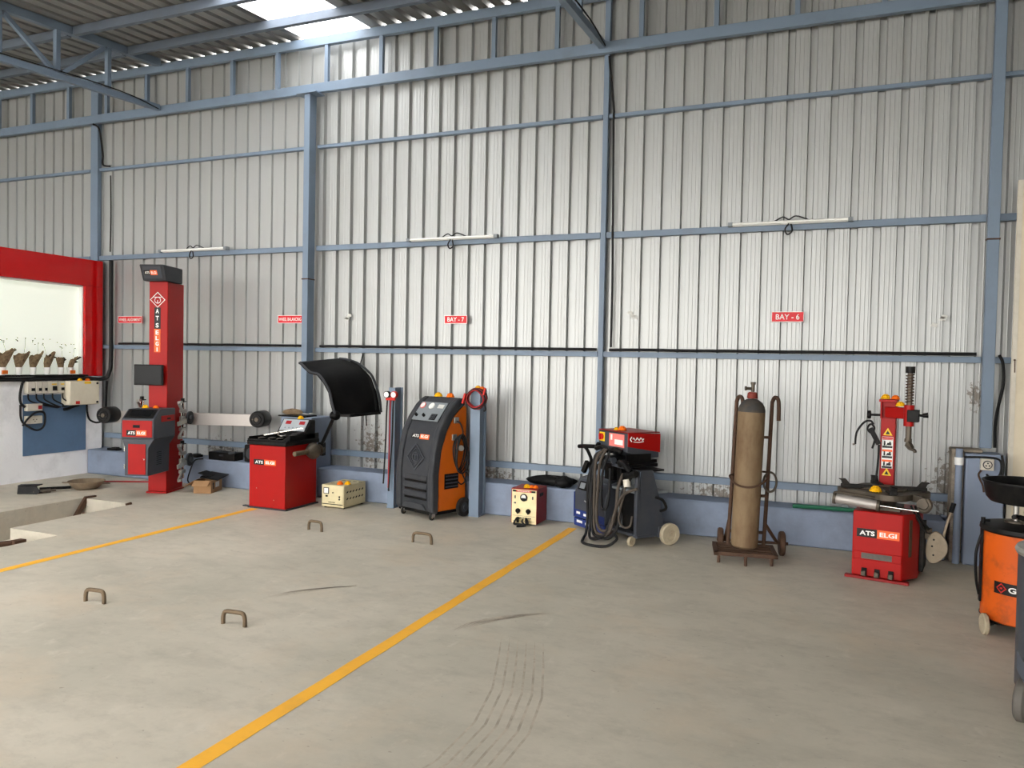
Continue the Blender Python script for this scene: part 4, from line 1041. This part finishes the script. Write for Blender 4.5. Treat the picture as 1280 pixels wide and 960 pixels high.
# ================================================================== TYRE CHANGER
ty = thing('tyre_changer','red tyre changer with turntable, swing arm and bead breaker paddle','machine',(.207,-1.117,0),-10)
foot = [(.0,.0),(.335,.0),(.425,.16),(.425,.55),(0,.55)]
m = MB(); m.prism(foot,.48,T((0,0,.022))); cab = m.build('cabinet',RED,ty,bevel=.008)
m = MB(); m.box((-.045,-.02,0),(.385,.03,.02)); m.build('foot_rail',REDBOX,ty,bevel=.003)
m = MB(); m.box((-.045,.48,0),(.43,.54,.02)); m.build('foot_rail',REDBOX,ty,bevel=.003)
badge(ty,FACE(.172,-.003,.343),.285,.062)
m = MB(); m.box((.012,-.010,.145),(.332,-.0005,.206)); bd = m.build('bumper_strip',RED,ty,bevel=.004)
m = MB(); m.box((.066,-.0135,.155),(.27,-.0105,.197)); m.build('worn_label',PLATEG,bd)
for u in (.087,.174,.266):
    m = MB(); m.box((u-.018,-.012,.025),(u+.018,-.0005,.085)); pdl = m.build('pedal',BLACK,ty,bevel=.003)
    m = MB(); m.box((u-.012,-.05,.045),(u+.012,-.013,.06)); m.box((u-.015,-.056,.035),(u+.015,-.046,.07)); m.build('tread_plate',DIRTYMETAL,pdl,bevel=.002)
m = MB(); m.M = T((.335,0,0)) @ RZ(60.6); m.box((.07,-.006,.19),(.10,-.0005,.46)); m.build('side_rail',RUST,ty)
m = MB(); m.box((.4255,.22,.06),(.455,.46,.41)); m.build('rubber_pad',RUBBER,ty,bevel=.004)
m = MB(); m.cyl((.165,.25,.503),(.165,.25,.60),.09,.11,n=24); m.box((.03,.12,.5025),(.30,.40,.525)); m.build('turntable_base',DIRTYMETAL,ty)
# four-lobed turntable
m = MB(); pts = []
for k in range(48):
    t = 2*math.pi*k/48; r = .285+.04*math.cos(4*(t-R(20))); pts.append((r*math.cos(t),r*math.sin(t)))
m.prism(pts,.045,T((.17,.25,.60))); m.cyl((.17,.25,.645),(.17,.25,.66),.16,n=32); m.cyl((.17,.25,.66),(.17,.25,.668),.05,n=20); tt = m.build('turntable',DIRTYMETAL,ty,bevel=.006)
for k in range(4):
    M_ = T((.17,.25,.646)) @ RZ(90*k+20)
    m = MB(); m.M = M_; m.box((.08,-.025,.0),(.30,.025,.025)); m.prism([(.23,.0),(.29,.0),(.30,.03),(.32,.042),(.27,.045),(.25,.02)],.045,T((0,.0225,.02)) @ RX(90)); m.build('jaw',RUBBER,tt,bevel=.003)
m = MB(); m.cyl((-.125,.02,.575),(.16,.02,.553),.036,n=24); m.build('ram_cylinder',STAIN,ty)
m = MB(); m.cyl((.16,.02,.553),(.43,.02,.540),.009,n=12); m.build('ram_rod',CHROME,ty)
m = MB(); m.cyl((-.125,.02,.575),(-.145,.02,.577),.046,n=20); m.cyl((.155,.02,.554),(.175,.02,.552),.045,n=20); m.bar((-.12,.06,.60),(.1,.06,.585),.03,.04); m.tube([(-.14,.0,.61),(-.10,-.02,.63),(.1,-.03,.62),(.2,0,.60)],.008,6); m.build('ram_end',DIRTYMETAL,ty)
m = MB(); m.cyl((.455,.06,.585),(.455,.11,.585),.045,n=22); m.bar((.455,.09,.61),(.36,.15,.62),.04,.05); m.tube([(.42,.05,.55),(.47,.04,.54),(.5,.06,.58),(.48,.06,.63)],.016,8); m.build('pivot',DIRTYMETAL,ty)
m = MB(); m.tube([(.40,.12,.56),(.43,.15,.47),(.46,.2,.42),(.48,.25,.38)],.010,8); m.tube([(.37,.12,.56),(.41,.13,.48),(.45,.16,.40),(.47,.22,.36)],.008,8); m.build('air_hose',CABLE,ty)
# column, arm and vertical hexagonal ram
m = MB(); m.box((.108,.50,.503),(.214,.60,1.313)); m.build('column',RED,ty,bevel=.005)
m = MB(); m.box((.098,.44,1.300),(.225,.61,1.320)); m.box((.108,.455,1.17),(.118,.4995,1.30)); m.build('column_head',RED,ty,bevel=.003)
m = MB(); m.bar((.165,.475,1.22),(.315,.325,1.225),.075,.085); m.build('swing_arm',RED,ty,bevel=.006)
m = MB(); m.cyl((.322,.30,1.13),(.322,.30,1.29),.036,n=24); m.build('ram_sleeve',RED,ty)
m = MB(); m.box((.312,.255,1.165),(.392,.335,1.255)); m.build('lock_block',BLACK,ty,bevel=.004)
m = MB(); m.cyl((.392,.295,1.215),(.42,.295,1.215),.010,n=10); m.cyl((.415,.295,1.215),(.45,.295,1.22),.016,.02,n=12); m.build('lock_handle',BLACK,ty)
m = MB(); m.cyl((.322,.30,1.29),(.322,.30,1.53),.019,n=6); m.cyl((.322,.30,1.03),(.322,.30,1.13),.020,n=6); m.build('ram_bar',DIRTYMETAL,ty)
m = MB(); m.tube([(.322+.027*math.cos(t),.30+.027*math.sin(t),1.30+.0035*t) for t in [2*math.pi*i/10 for i in range(int(10*10.4))]],.004,5,1); m.build('spring',RUST,ty)
m = MB(); m.cyl((.322,.30,1.53),(.322,.30,1.58),.033,n=20); m.build('ram_cap',BLACK,ty)
m = MB(); m.cyl((.322,.30,1.01),(.322,.30,1.035),.026,n=16); m.bar((.322,.29,1.01),(.35,.27,.965),.03,.03); m.tube([(.31,.29,.99),(.335,.27,.965),(.37,.25,.955),(.375,.25,.94)],.012,8); m.build('mounting_head',DIRTYMETAL,ty,bevel=.003)
m = MB(); m.cyl((.04,.46,1.195),(.108,.47,1.195),.010,n=10); m.M = T((.028,.46,1.195)) @ RY(90); m.lathe([(0,-.012),(.03,-.012),(.034,0),(.03,.012),(0,.012)],n=18); m.build('tilt_knob',BLACK,ty)
# sticker column
st = MB(); st.M = FACE(.161,.4985,.90)
st.box((-.04,-.125,-.001),(.04,.125,.0015)); st.build('warning_sticker',WHITE,ty)
m = MB(); m.M = FACE(.161,.496,.90)
m.box((-.038,.108,0),(.038,.122,.0012))
for z in (.10,.02,-.06): 
    m.cur = 0 if z > .09 else 1
    m.box((-.036,z-.012 if z < .09 else z,.0),(.036,z+.004 if z < .09 else z+.006,.001))
m.cur = 2
for z in (.045,-.035,-.115): m.box((-.036,z-.008,0),(.036,z+.008,.001))
for z,k in ((.075,0),(-.005,1),(-.085,2)):
    m.ball((-.02,z+.012,.0005),(.006,.006,.0008),nu=8,nv=4)
    m.box((-.026,z-.02,0),(-.014,z+.006,.001)); m.box((-.002,z-.016,0),(.028,z+.002,.001))
    m.prism([(-.01,z-.015),(.02,z+.012),(.024,z+.006),(-.006,z-.02)],.001)
    m.box((.012,z+.004,0),(.026,z+.012,.001))
m.build('sticker_print',[BADGER,LOGOO,LOGOK],ty)
for z in (1.062,.745):
    m = MB(); m.M = FACE(.161,.498,z); m.prism([(-.034,-.026),(.034,-.026),(0,.034)],.0015); m.cur = 1; m.prism([(-.016,-.018),(.016,-.018),(.004,.004),(0,.014),(-.006,.002)],.0025); m.build('warning_triangle',[YELLOWP,LOGOK],ty)
# bead breaker paddle
m = MB(); pts = []
for k in range(30):
    t = 2*math.pi*k/30; rx = .072*(1.0+.08*math.cos(t)); ry = .118*(1-.18*math.cos(t)); pts.append((rx*math.cos(t),ry*math.sin(t)))
m.prism(pts,.03,T((.53,.335,.235)) @ RX(90) @ RZ(-6)); pdl = m.build('bead_breaker_paddle',PADDLE,ty,bevel=.006)
m = MB()
for u,z in ((.515,.295),(.505,.245),(.515,.18)): m.cyl((u,.3045,z),(u,.302,z),.007,n=10)
m.build('bolt_hole',BLACK,pdl)
m = MB(); m.tube([(.575,.335,.32),(.60,.345,.44),(.625,.35,.52)],.009,8); m.build('paddle_arm',PADDLE,ty)
m = MB(); m.tube([(.618,.349,.505),(.634,.352,.575)],.017,10,1); m.build('paddle_grip',BLACK,ty)
m = MB(); m.bar((.425,.33,.33),(.50,.33,.30),.03,.05); m.bar((.43,.33,.36),(.50,.34,.355),.02,.03); m.cyl((.46,.30,.36),(.5,.31,.36),.02,n=12); m.build('paddle_link',DIRTYMETAL,ty,bevel=.004)
# inflator gun hanging on the column
m = MB(); m.tube([(-.066,.45,.955),(-.057,.45,1.052),(-.007,.45,1.131),(.039,.45,1.147),(.062,.45,1.12)],.008,8); m.build('inflator_hose',CABLE,ty)
m = MB(); m.bar((.04,.45,1.09),(.105,.45,.965),.03,.035); m.tube([(.03,.45,1.11),(.02,.45,1.08),(.05,.45,1.05),(.07,.45,1.09),(.05,.45,1.12)],.008,8,4,closed=True); m.bar((.085,.44,1.02),(.06,.44,.93),.015,.018); m.build('inflator_gun',BLACK,ty,bevel=.003)
m = MB(); m.tube([(.104,.46,.96),(.103,.47,.88),(.098,.47,.78),(.09,.47,.66),(.10,.48,.56),(.10,.48,.51)],.008,8); m.build('inflator_line',CABLE,ty)
m = MB(); m.bar((-.07,.45,.955),(-.085,.45,.95),.012,.014); m.build('chuck',DIRTYMETAL,ty)
x,y,z = loc2w(ty,.135,.52,1.3215); marigold(x,y,z,'y','yellow marigold on top of the tyre changer column',1.15)
x,y,z = loc2w(ty,.205,.52,1.3215); marigold(x,y,z,'o','orange marigold on top of the tyre changer column',1.0)
x,y,z = loc2w(ty,.255,.385,1.2735); marigold(x,y,z,'y','yellow marigold on the tyre changer swing arm',1.1)
x,y,z = loc2w(ty,.14,.055,.6475); marigold(x,y,z,'y','large yellow marigold on the tyre changer turntable',1.35)

# ================================================================== RIGHT END: PEDESTAL, SOCKET, PIPES
pd = thing('column_pedestal','pale blue concrete pedestal with a socket box at the right end of the wall','pedestal',(1.17,-.1,0),0,'column pedestals',kind='thing')
m = MB(); m.box((-.125,-.21,0),(.145,.06,.895)); m.build('block',PEDBLUE,pd,bevel=.01)
m = MB(); m.box((-.215,-.15,0),(-.128,.03,.91)); m.box((-.22,-.16,.90),(.0,.03,.925)); m.build('cement_patch',CEMENT,pd,bevel=.01)
pp = thing('wall_pipe','pale blue vertical pipe with a white coupling beside the right pedestal','pipe',(1.0,-.285,0))
m = MB(); m.cyl((0,0,.0),(0,0,.93),.026,n=18); m.build('tube',PEDBLUE,pp)
m = MB(); m.cyl((0,0,.80),(0,0,.86),.034,n=18); m.build('coupling',WHITE,pp)
sk = thing('industrial_socket','white square socket box with a round outlet on the right pedestal','socket',(1.185,-.312,.775))
m = MB(); m.box((-.045,-.05,0),(.045,0.0,.09)); m.build('case',OFFW,sk,bevel=.004)
m = MB(); m.cyl((0,-.0505,.045),(0,-.06,.045),.033,n=24); fc = m.build('outlet',DGREY,sk)
m = MB(); m.cyl((0,-.0605,.045),(0,-.063,.045),.026,n=24); m.cur = 1
for k in range(3): a = R(90+120*k); m.cyl((.013*math.cos(a),-.063,.045+.013*math.sin(a)),(.013*math.cos(a),-.066,.045+.013*math.sin(a)),.006,n=8)
m.build('outlet_face',[OFFW,BLACK],fc)
cable('power_cord',[(1.03,-.32,.865),(1.10,-.325,.872),(1.20,-.33,.875),(1.27,-.33,.86),(1.285,-.33,.80),(1.27,-.33,.735),(1.22,-.33,.715),(1.185,-.335,.74)],.008,'black cable arching over the socket on the right pedestal')
cable('power_cord',[(1.283,-.345,.90),(1.295,-.345,.80),(1.285,-.345,.68),(1.275,-.34,.60)],.010,'black cable running down the right edge of the pedestal beside the socket')
cable('power_cord',[(1.15,-.345,.775),(1.13,-.345,.74),(1.14,-.345,.70),(1.16,-.345,.655),(1.17,-.345,.60)],.007,'grey-brown cable hanging below the left of the white socket',RUST)
cable('power_cord',[(1.30,.0,1.69),(1.325,-.02,1.62),(1.33,-.03,1.45),(1.30,-.02,1.25),(1.285,-.03,1.1),(1.285,-.05,.93)],.012,'black cable hanging between the right-end column and the cream door')
cable('wall_hose',[(-.25,-.215,.342),(-.1,-.21,.346),(.15,-.20,.346),(.40,-.19,.346)],.018,'green pipe lying on the plinth between gas trolley and tyre changer',GREENP,'pipe')
# cream door leaf at the right edge
d = bpy.data.objects.new('door_1',None); COL.objects.link(d); struct(d); d.location = (1.362,-.16,.0)
m = MB(); m.box((0,0,.02),(.95,.04,3.08)); m.build('panel',BEIGE,d,bevel=.003)
m = MB(); m.box((-.004,-.006,.02),(.03,-.0005,3.08)); m.build('edge_strip',OFFW,d)
m = MB(); m.cyl((.015,-.006,1.65),(.015,-.012,1.65),.008,n=8); m.bar((.015,-.009,1.65),(.018,-.009,1.55),.006,.006); m.build('bolt',RUST,d)

# ================================================================== OIL DRAINER AND DRUM TROLLEY (right edge)
od = thing('oil_drainer','orange oil drainer drum with a black pan on a pole at the right edge','oil drainer',(1.135,-1.97,0),0)
m = MB(); m.lathe([(.0,.075),(.222,.075),(.232,.085),(.232,.598),(0,.598)],n=48); m.build('drum',ORANGE2,od)
m = MB(); m.lathe([(0,.599),(.243,.599),(.25,.61),(.247,.632),(.15,.648),(0,.65)],n=48); m.build('lid',BLACK,od)
m = MB(); m.cyl((-.065,0,.651),(-.065,0,.663),.06,n=26); m.build('pole_flange',DIRTYMETAL,od)
m = MB(); m.cyl((-.065,0,.663),(-.065,0,.80),.016,n=16); m.build('pole',SILVER,od)
m = MB(); m.cyl((-.065,-.016,.69),(-.085,-.05,.69),.014,n=12); m.cyl((-.049,-.01,.685),(-.015,-.04,.68),.016,n=12); m.build('clamp_knob',BLACK,od)
m = MB(); m.lathe([(0,.772),(.20,.775),(.222,.80),(.24,.893),(.247,.893),(.245,.902),(.236,.902),(.215,.81),(.19,.787),(0,.785)],n=48); pn = m.build('pan',BLACK,od)
m = MB(); m.box((-.06,-.09,.7875),(-.02,-.04,.80)); m.build('drain_grid',DIRTYMETAL,pn)
# wrapped label: logo and name
def wrap(mb,body_fn,ang0):
    for i in range(len(mb.v)):
        x,y,z = mb.v[i]; a = ang0 + x/.233; r = .2328+z
        mb.v[i] = (r*math.sin(a),-r*math.cos(a),y)
m = MB(); nseg = 14
for k in range(nseg):
    xa = -.15+.30*k/nseg; xb = -.15+.30*(k+1)/nseg; m.add([(xa,.252,.0005),(xb,.252,.0005),(xb,.322,.0005),(xa,.322,.0005)],[(0,1,2,3)])
m.cur = 1; diamond(m,T((-.105,.287,.0012)),.03,.008,.0012,False); m.box((-.112,.282,.0015),(-.098,.292,.0025)); 
m.cur = 2; m.text('GROZ',.17,.034,T((.02,.287,.0022)),bold=.03)
wrap(m,None,R(-17)); m.build('name_band',[LOGOK,BADGER,WHITE],od)
m = MB(); m.box((-.22,-.12,.055),(.2,.12,.0745)); m.bar((-.19,-.12,.06),(-.235,-.17,.06),.03,.015); m.build('wheel_frame',BLACK,od)
for u,v in ((-.235,-.16),(.19,-.16),(0,.21)): wheel(od,(u,v,.062),(1,.12,0),.062,.028,PALEWH,PALEWH,'castor_wheel')
m = MB(); m.box((-.245,-.03,.16),(-.2335,.01,.60)); m.tube([(-.245,-.02,.56),(-.27,-.03,.45),(-.265,-.03,.3),(-.245,-.02,.2)],.008,8); m.cyl((-.235,-.01,.632),(-.235,-.01,.67),.012,n=10); m.cyl((-.24,-.01,.652),(-.2,-.01,.652),.008,n=8); m.build('side_valve',BLACK,od)
sd = thing('drum_trolley','dark grey wheeled drum with a silver lid cut off by the right picture edge','drum',(1.10,-3.30,0),0)
m = MB(); m.lathe([(0,.12),(.262,.12),(.272,.135),(.275,.735),(0,.735)],n=44); m.build('drum',DGREY2,sd)
m = MB(); m.lathe([(0,.736),(.283,.736),(.288,.75),(.28,.765),(.2,.79),(0,.80)],n=44); m.build('lid',SILVER,sd)
m = MB(); m.prism([(-.30,.34),(-.265,.27),(-.20,.20),(-.20,.10),(-.25,.16),(-.30,.26)],.012,T((0,-.14,0)) @ RX(90)); m.bar((-.22,-.14,.10),(.22,-.14,.10),.03,.03); m.bar((-.25,-.09,.17),(-.262,-.10,.10),.02,.03); m.build('wheel_bracket',DGREY2,sd)
for u,v in ((-.255,-.07),(.24,-.07)): wheel(sd,(u,v,.095),(.92,-.4,0),.095,.045,PLATEG,PALEWH)
m = MB(); m.box((-.1,.19,.0),(.1,.24,.1195)); m.build('rear_foot',DGREY2,sd)

# ================================================================== LOOSE THINGS ON THE FLOOR, LEFT
mp = thing('mortar_pan','round iron mortar pan crusted with cement on the floor by the partition','pan',(-7.86,-1.06,0),0); mp.scale = (.8,.8,1)
m = MB(); m.lathe([(0,.006),(.15,.004),(.19,.03),(.235,.085),(.245,.085),(.243,.092),(.232,.092),(.185,.036),(.145,.014),(0,.016)],n=36); m.build('bowl',MORTAR,mp)
m = MB(); m.lathe([(0,.03),(.10,.034),(.18,.034)],n=24); m.build('dried_mortar',CEMENT,mp)
cable('floor_hose',[(-8.15,-.75,.012),(-7.95,-.6,.012),(-7.7,-.48,.012),(-7.45,-.38,.012),(-7.25,-.36,.012)],.009,'thin red-brown hose lying on the floor by the plinth',COPPER,'hose')
m = MB(); pts = [(-.32,-.04),(-.05,.06),(.16,.05),(.25,0),(.1,-.06),(-.1,-.07)]
m.prism(pts,.012); 
tag(m.build('sack_sheet',MORTAR,loc=(-8.15,-.78,0)),'flattened brown sack lying on the floor behind the mortar pan','sack')
bpy.data.objects['sack_sheet'].rotation_euler = (0,0,R(20))
hz = thing('garden_hoe','black iron hoe blade with a short handle lying on the floor','hoe',(-8.03,-1.50,0),0)
m = MB(); m.M = T((-.02,-.10,.0)) @ RZ(28); m.prism([(-.13,0),(.07,0),(.11,.02),(.06,.085),(.0,.10),(-.13,.095)],.012,RX(78)); m.prism([(-.13,0),(.07,0),(.09,.09),(-.13,.07)],.01,T((0,0,.085)) @ RX(4)); m.build('blade',BLACK,hz,bevel=.002)
m = MB(); m.tube([(.02,-.02,.05),(.08,.10,.045),(.13,.27,.035)],.017,8); m.build('handle',BLACK,hz)
m = MB(); m.cyl((.0,-.08,.02),(.09,.06,.025),.022,n=12); m.cyl((.09,.06,.025),(.12,.10,.03),.012,n=10); m.build('socket_ring',DIRTYMETAL,hz)
cb = thing('cardboard_box','open brown cardboard box on the floor between tower and balancer','box',(-6.40,-.655,0),20)
m = MB(); W_,D_,H_ = .20,.30,.145
m.box((-W_,0,0),(.0,D_,.006)); m.box((-W_,0,.0062),(-W_+.005,D_,H_)); m.box((-.005,0,.0062),(0,D_,H_)); m.box((-W_+.005,0,.0062),(-.005,.005,H_)); m.box((-W_+.005,D_-.005,.0062),(-.005,D_,H_)); m.build('carton',CARD,cb)
m = MB(); m.M = T((-W_-.002,0,H_)) @ RY(-32); m.box((-.16,.01,-.004),(0,D_-.01,0)); m.build('flap',CARD,cb)
m = MB(); m.M = T((0,-.003,H_)) @ RX(35); m.box((-W_+.01,-.09,-.004),(-.01,0,0)); m.build('flap',CARD,cb)
m = MB(); m.M = SIDE(.0012,.15,.08); m.cur = 0; m.box((-.1,-.035,0),(-.075,.03,.001)); m.prism([(-.11,.02),(-.065,.02),(-.0875,.045)],.001); m.cur = 1; m.box((-.03,-.025,0),(.07,.035,.001)); m.build('carton_print',[BLACK,PAPER],cb)
o = thing('black_tray','flat black plastic tray propped on the open cardboard box','tray',(-6.52,-.50,.168),20)
m = MB(); m.M = RY(8) @ RX(4); m.box((-.09,-.14,.0),(.12,.16,.012)); m.build('base',BLACK,o,bevel=.003)
m = MB(); m.M = T((-.06,.0,.02)) @ RY(18); m.box((-.07,-.12,.008),(.07,.10,.016)); m.build('lid',BLACK,o,bevel=.003)
o = thing('black_case','long black case lying on the plinth left of the balancer','case',(-6.64,-.16,.3155),0)
m = MB(); m.box((-.20,-.08,0),(.19,.08,.095)); m.build('body',BLACK,o,bevel=.008)
m = MB(); m.cyl((.12,-.085,.095),(.19,-.06,.10),.018,n=10); m.box((-.03,-.088,.05),(.03,-.0805,.07)); m.build('latch',DGREY,o)
o = thing('black_speaker_box','small upright black box hung at the plinth edge against the balancer','box',(-6.02,-.41,.27),0)
m = MB(); m.box((-.27,-.05,0),(-.06,.15,.2)); m.build('shell',BLACK,o,bevel=.012)
m = MB(); m.cyl((-.17,-.0505,.10),(-.17,-.058,.10),.07,n=22); m.build('front_disc',DGREY,o)
o.location.z = .3255; o.location.y = -.20
m = MB(); m.box((-.055,-.05,0),(.055,.05,.03)); m.box((-.035,-.03,.03),(.04,.035,.042))
tag(m.build('adapter_box',BLACK,loc=(-7.11,-.15,.3155),bevel=.005),'small black adapter lying on the plinth behind the tower','adapter')
m = MB(); m.box((-.08,-.045,0),(.08,.045,.028)); m.box((-.02,-.03,.028),(.06,.03,.04))
tag(m.build('adapter_box',BLACK,loc=(-8.49,-.15,.3155),bevel=.005),'small black adapter on the plinth near the partition corner','adapter')
cable('floor_hose',[(-6.90,-.26,.32),(-7.0,-.285,.30),(-7.05,-.30,.2),(-7.08,-.32,.06),(-6.98,-.36,.012)],.008,'thin black cable hanging down the plinth beside the cardboard box')

# pit fittings
o = thing('ladder_angle','brown steel angle sloping down into the pit at its far left corner','steel bar',(-7.33,-1.53,0),0,'steel angles in the pit')
m = MB(); m.bar((.0,.04,.005),(.0,-.16,-.28),.05,.02); m.bar((.02,.035,.0),(.02,-.16,-.29),.012,.05); m.bar((0,.03,.012),(.02,.14,.012),.04,.014); m.build('angle',RUST,o)
o = thing('ladder_angle','brown steel angle at the far right corner of the pit','steel bar',(-6.665,-1.54,0),0,'steel angles in the pit')
m = MB(); m.bar((.0,.03,.0),(-.02,-.15,-.22),.05,.02); m.bar((0,-.02,.0),(.02,.03,.012),.03,.02); m.build('angle',RUST,o)
o = thing('steel_bar','black steel bar lying in the pit at the left picture edge','steel bar',(-6.55,-3.05,-.10),0)
m = MB(); m.cyl((-.05,-.30,.03),(.13,.10,.03),.014,n=10); m.build('rod',BLACK,o)
o = thing('steel_lever','brown curved steel lever lying in the pit nearest the left picture edge','steel bar',(-6.42,-3.1,-.10),0)
m = MB(); m.tube([(-.12,-.40,.03),(-.05,-.20,.03),(.03,-.02,.035),(.10,.14,.045)],.022,8); m.box((.07,.10,.02),(.14,.20,.06)); m.build('lever',RUST,o)

# ================================================================== FLOOR MARKS AND HANDLES
def line(x,y0,y1,w,label):
    m = MB(); n = 40; vs = []; fs = []
    rnd = random.Random(int(x*100))
    for i in range(n+1):
        y = y0+(y1-y0)*i/n
        vs += [(-w/2+rnd.uniform(-.004,.004),y-y0,.0015),(w/2+rnd.uniform(-.004,.004),y-y0,.0015)]
    for i in range(n): fs.append((2*i,2*i+1,2*i+3,2*i+2))
    m.add(vs,fs); o = m.build('lane_line',YEL,loc=(x,y0,0)); tag(o,label,'floor marking','yellow lane lines')
line(-2.178,-9.5,-.47,.083,'yellow painted floor line running from the welding trolley towards the camera')
line(-5.388,-9.5,-1.10,.083,'yellow painted floor line running from the wheel balancer to the left')
def handle(xa,ya,xb,yb,h,label):
    m = MB(); cx,cy = (xa+xb)/2,(ya+yb)/2; w = math.hypot(xb-xa,yb-ya)/2; k = w*.3
    o = thing('lifting_handle',label,'handle',(cx,cy,0),math.degrees(math.atan2(yb-ya,xb-xa)),'floor lifting handles')
    m.tube([(-w,0,-.01),(-w,0,h*.45),(-w+k*.3,0,h*.85),(-w+k*1.1,0,h),(0,0,h*1.02),(w-k*1.1,0,h),(w-k*.3,0,h*.85),(w,0,h*.45),(w,0,-.01)],.0125,10,5); m.build('bar',REBAR,o)
    m = MB(); m.lathe([(.0,.001),(1.25*w,.0012),(.9*w,.004),(0,.005)],Matrix.Diagonal((1,.5,1,1)),20); m.build('mortar_patch',CONC,o)
handle(-4.254,-3.956,-4.113,-3.941,.078,'bent rebar lifting handle set in the floor, nearer row, left one')
handle(-3.20,-3.906,-3.052,-3.895,.078,'bent rebar lifting handle set in the floor, nearer row, right one')
handle(-4.294,-1.665,-4.145,-1.679,.085,'bent rebar lifting handle set in the floor in front of the beige stabiliser')
handle(-3.228,-1.653,-3.048,-1.658,.085,'bent rebar lifting handle set in the floor in front of the charcoal service machine')
def tyremark(paths,w,label):
    m = MB()
    P0 = Vector((*paths[0][0],0))
    for pa in paths:
        n = len(pa)
        vs = []; fs = []
        for i,(x,y) in enumerate(pa):
            a = Vector(pa[max(0,i-1)]); b = Vector(pa[min(n-1,i+1)]); d_ = (b-a).normalized(); nn = Vector((-d_.y,d_.x))*w*(.25 if i in (0,n-1) else 1)
            for s in (-1,1): vs.append((x+nn.x*s-P0.x,y+nn.y*s-P0.y,.0009))
        for i in range(n-1): fs.append((2*i,2*i+1,2*i+3,2*i+2))
        m.add(vs,fs)
    tag(m.build('tyre_mark',TYREMK,loc=(P0.x,P0.y,0)),label,'floor mark')
tyremark([[(-1.95+.02*k,-3.42+.03*k),(-1.93+.03*k,-3.28+.03*k),(-1.86+.04*k,-3.16+.03*k),(-1.78+.03*k,-3.06+.02*k),(-1.67+.02*k,-2.97+.01*k)] for k in (0,.8,1.8,2.9,4.1,5.0)],.006,'curved dark tyre scuff on the floor right of the yellow line')
tyremark([[(-3.32+.03*k,-3.42+.035*k),(-3.27+.03*k,-3.26+.03*k),(-3.18+.03*k,-3.14+.03*k),(-3.08+.03*k,-3.04+.02*k),(-3.0+.01*k,-2.98+.01*k)] for k in (0,.8,1.8,2.9,4.1,5.0)],.006,'curved dark tyre scuff on the floor left of the yellow line')
tyremark([[(-1.66+.05*k,-3.4),(-1.55+.05*k,-3.7),(-1.43+.05*k,-4.05),(-1.36+.05*k,-4.4),(-1.36+.05*k,-4.75),(-1.45+.05*k,-5.1),(-1.62+.05*k,-5.5)] for k in range(6)],.006,'faint long tyre track curving across the floor towards the camera')
for i,(x,z,l) in enumerate(((-5.10,2.03,'torn scrap of clear tape on the corrugated wall right of the free-standing column'),(-1.785,2.035,'torn scrap of clear tape on the corrugated wall right of the central column'),(.86,1.975,'torn scrap of clear tape on the corrugated wall at the right'))):
    rnd = random.Random(i); m = MB()
    for k in range(3):
        a,b = rnd.uniform(-.04,.04),rnd.uniform(-.04,.04); m.prism([(a-.03,b-.012),(a+.025,b-.018),(a+.03,b+.008),(a-.01,b+.02)],.002,FACE(0,0,0))
    tag(m.build('tape_scrap',PAPER,loc=(x,.062,z)),l,'tape','scraps of tape on the wall')

# ================================================================== LIGHT, WORLD, CAMERA
w = bpy.data.worlds.new('overcast_sky'); SC.world = w; w.use_nodes = True
bg = w.node_tree.nodes['Background']; bg.inputs[0].default_value = (1.0,.975,.94,1); bg.inputs[1].default_value = 7.5

f,yaw,pitch,roll = 961.23,.3891,-.028,.0202
fw = Vector((-math.sin(yaw)*math.cos(pitch),math.cos(yaw)*math.cos(pitch),math.sin(pitch)))
r = fw.cross(Vector((0,0,1))).normalized(); u = r.cross(fw)
r2 = math.cos(roll)*r+math.sin(roll)*u; u2 = -math.sin(roll)*r+math.cos(roll)*u
cam = bpy.data.cameras.new('camera'); co = bpy.data.objects.new('camera',cam); COL.objects.link(co)
cam.sensor_fit = 'HORIZONTAL'; cam.sensor_width = 36; cam.lens = f/1280*36; cam.clip_start = .05
co.matrix_world = Matrix(((r2.x,u2.x,-fw.x,0),(r2.y,u2.y,-fw.y,-7.37),(r2.z,u2.z,-fw.z,1.55),(0,0,0,1)))
SC.camera = co
vs_ = SC.view_settings; vs_.view_transform = 'Standard'; vs_.look = 'None'; vs_.gamma = 1; vs_.use_curve_mapping = False; vs_.exposure = 0.24
SC.cycles.use_denoising = True; SC.cycles.max_bounces = 8; SC.cycles.diffuse_bounces = 5; SC.cycles.transparent_max_bounces = 8
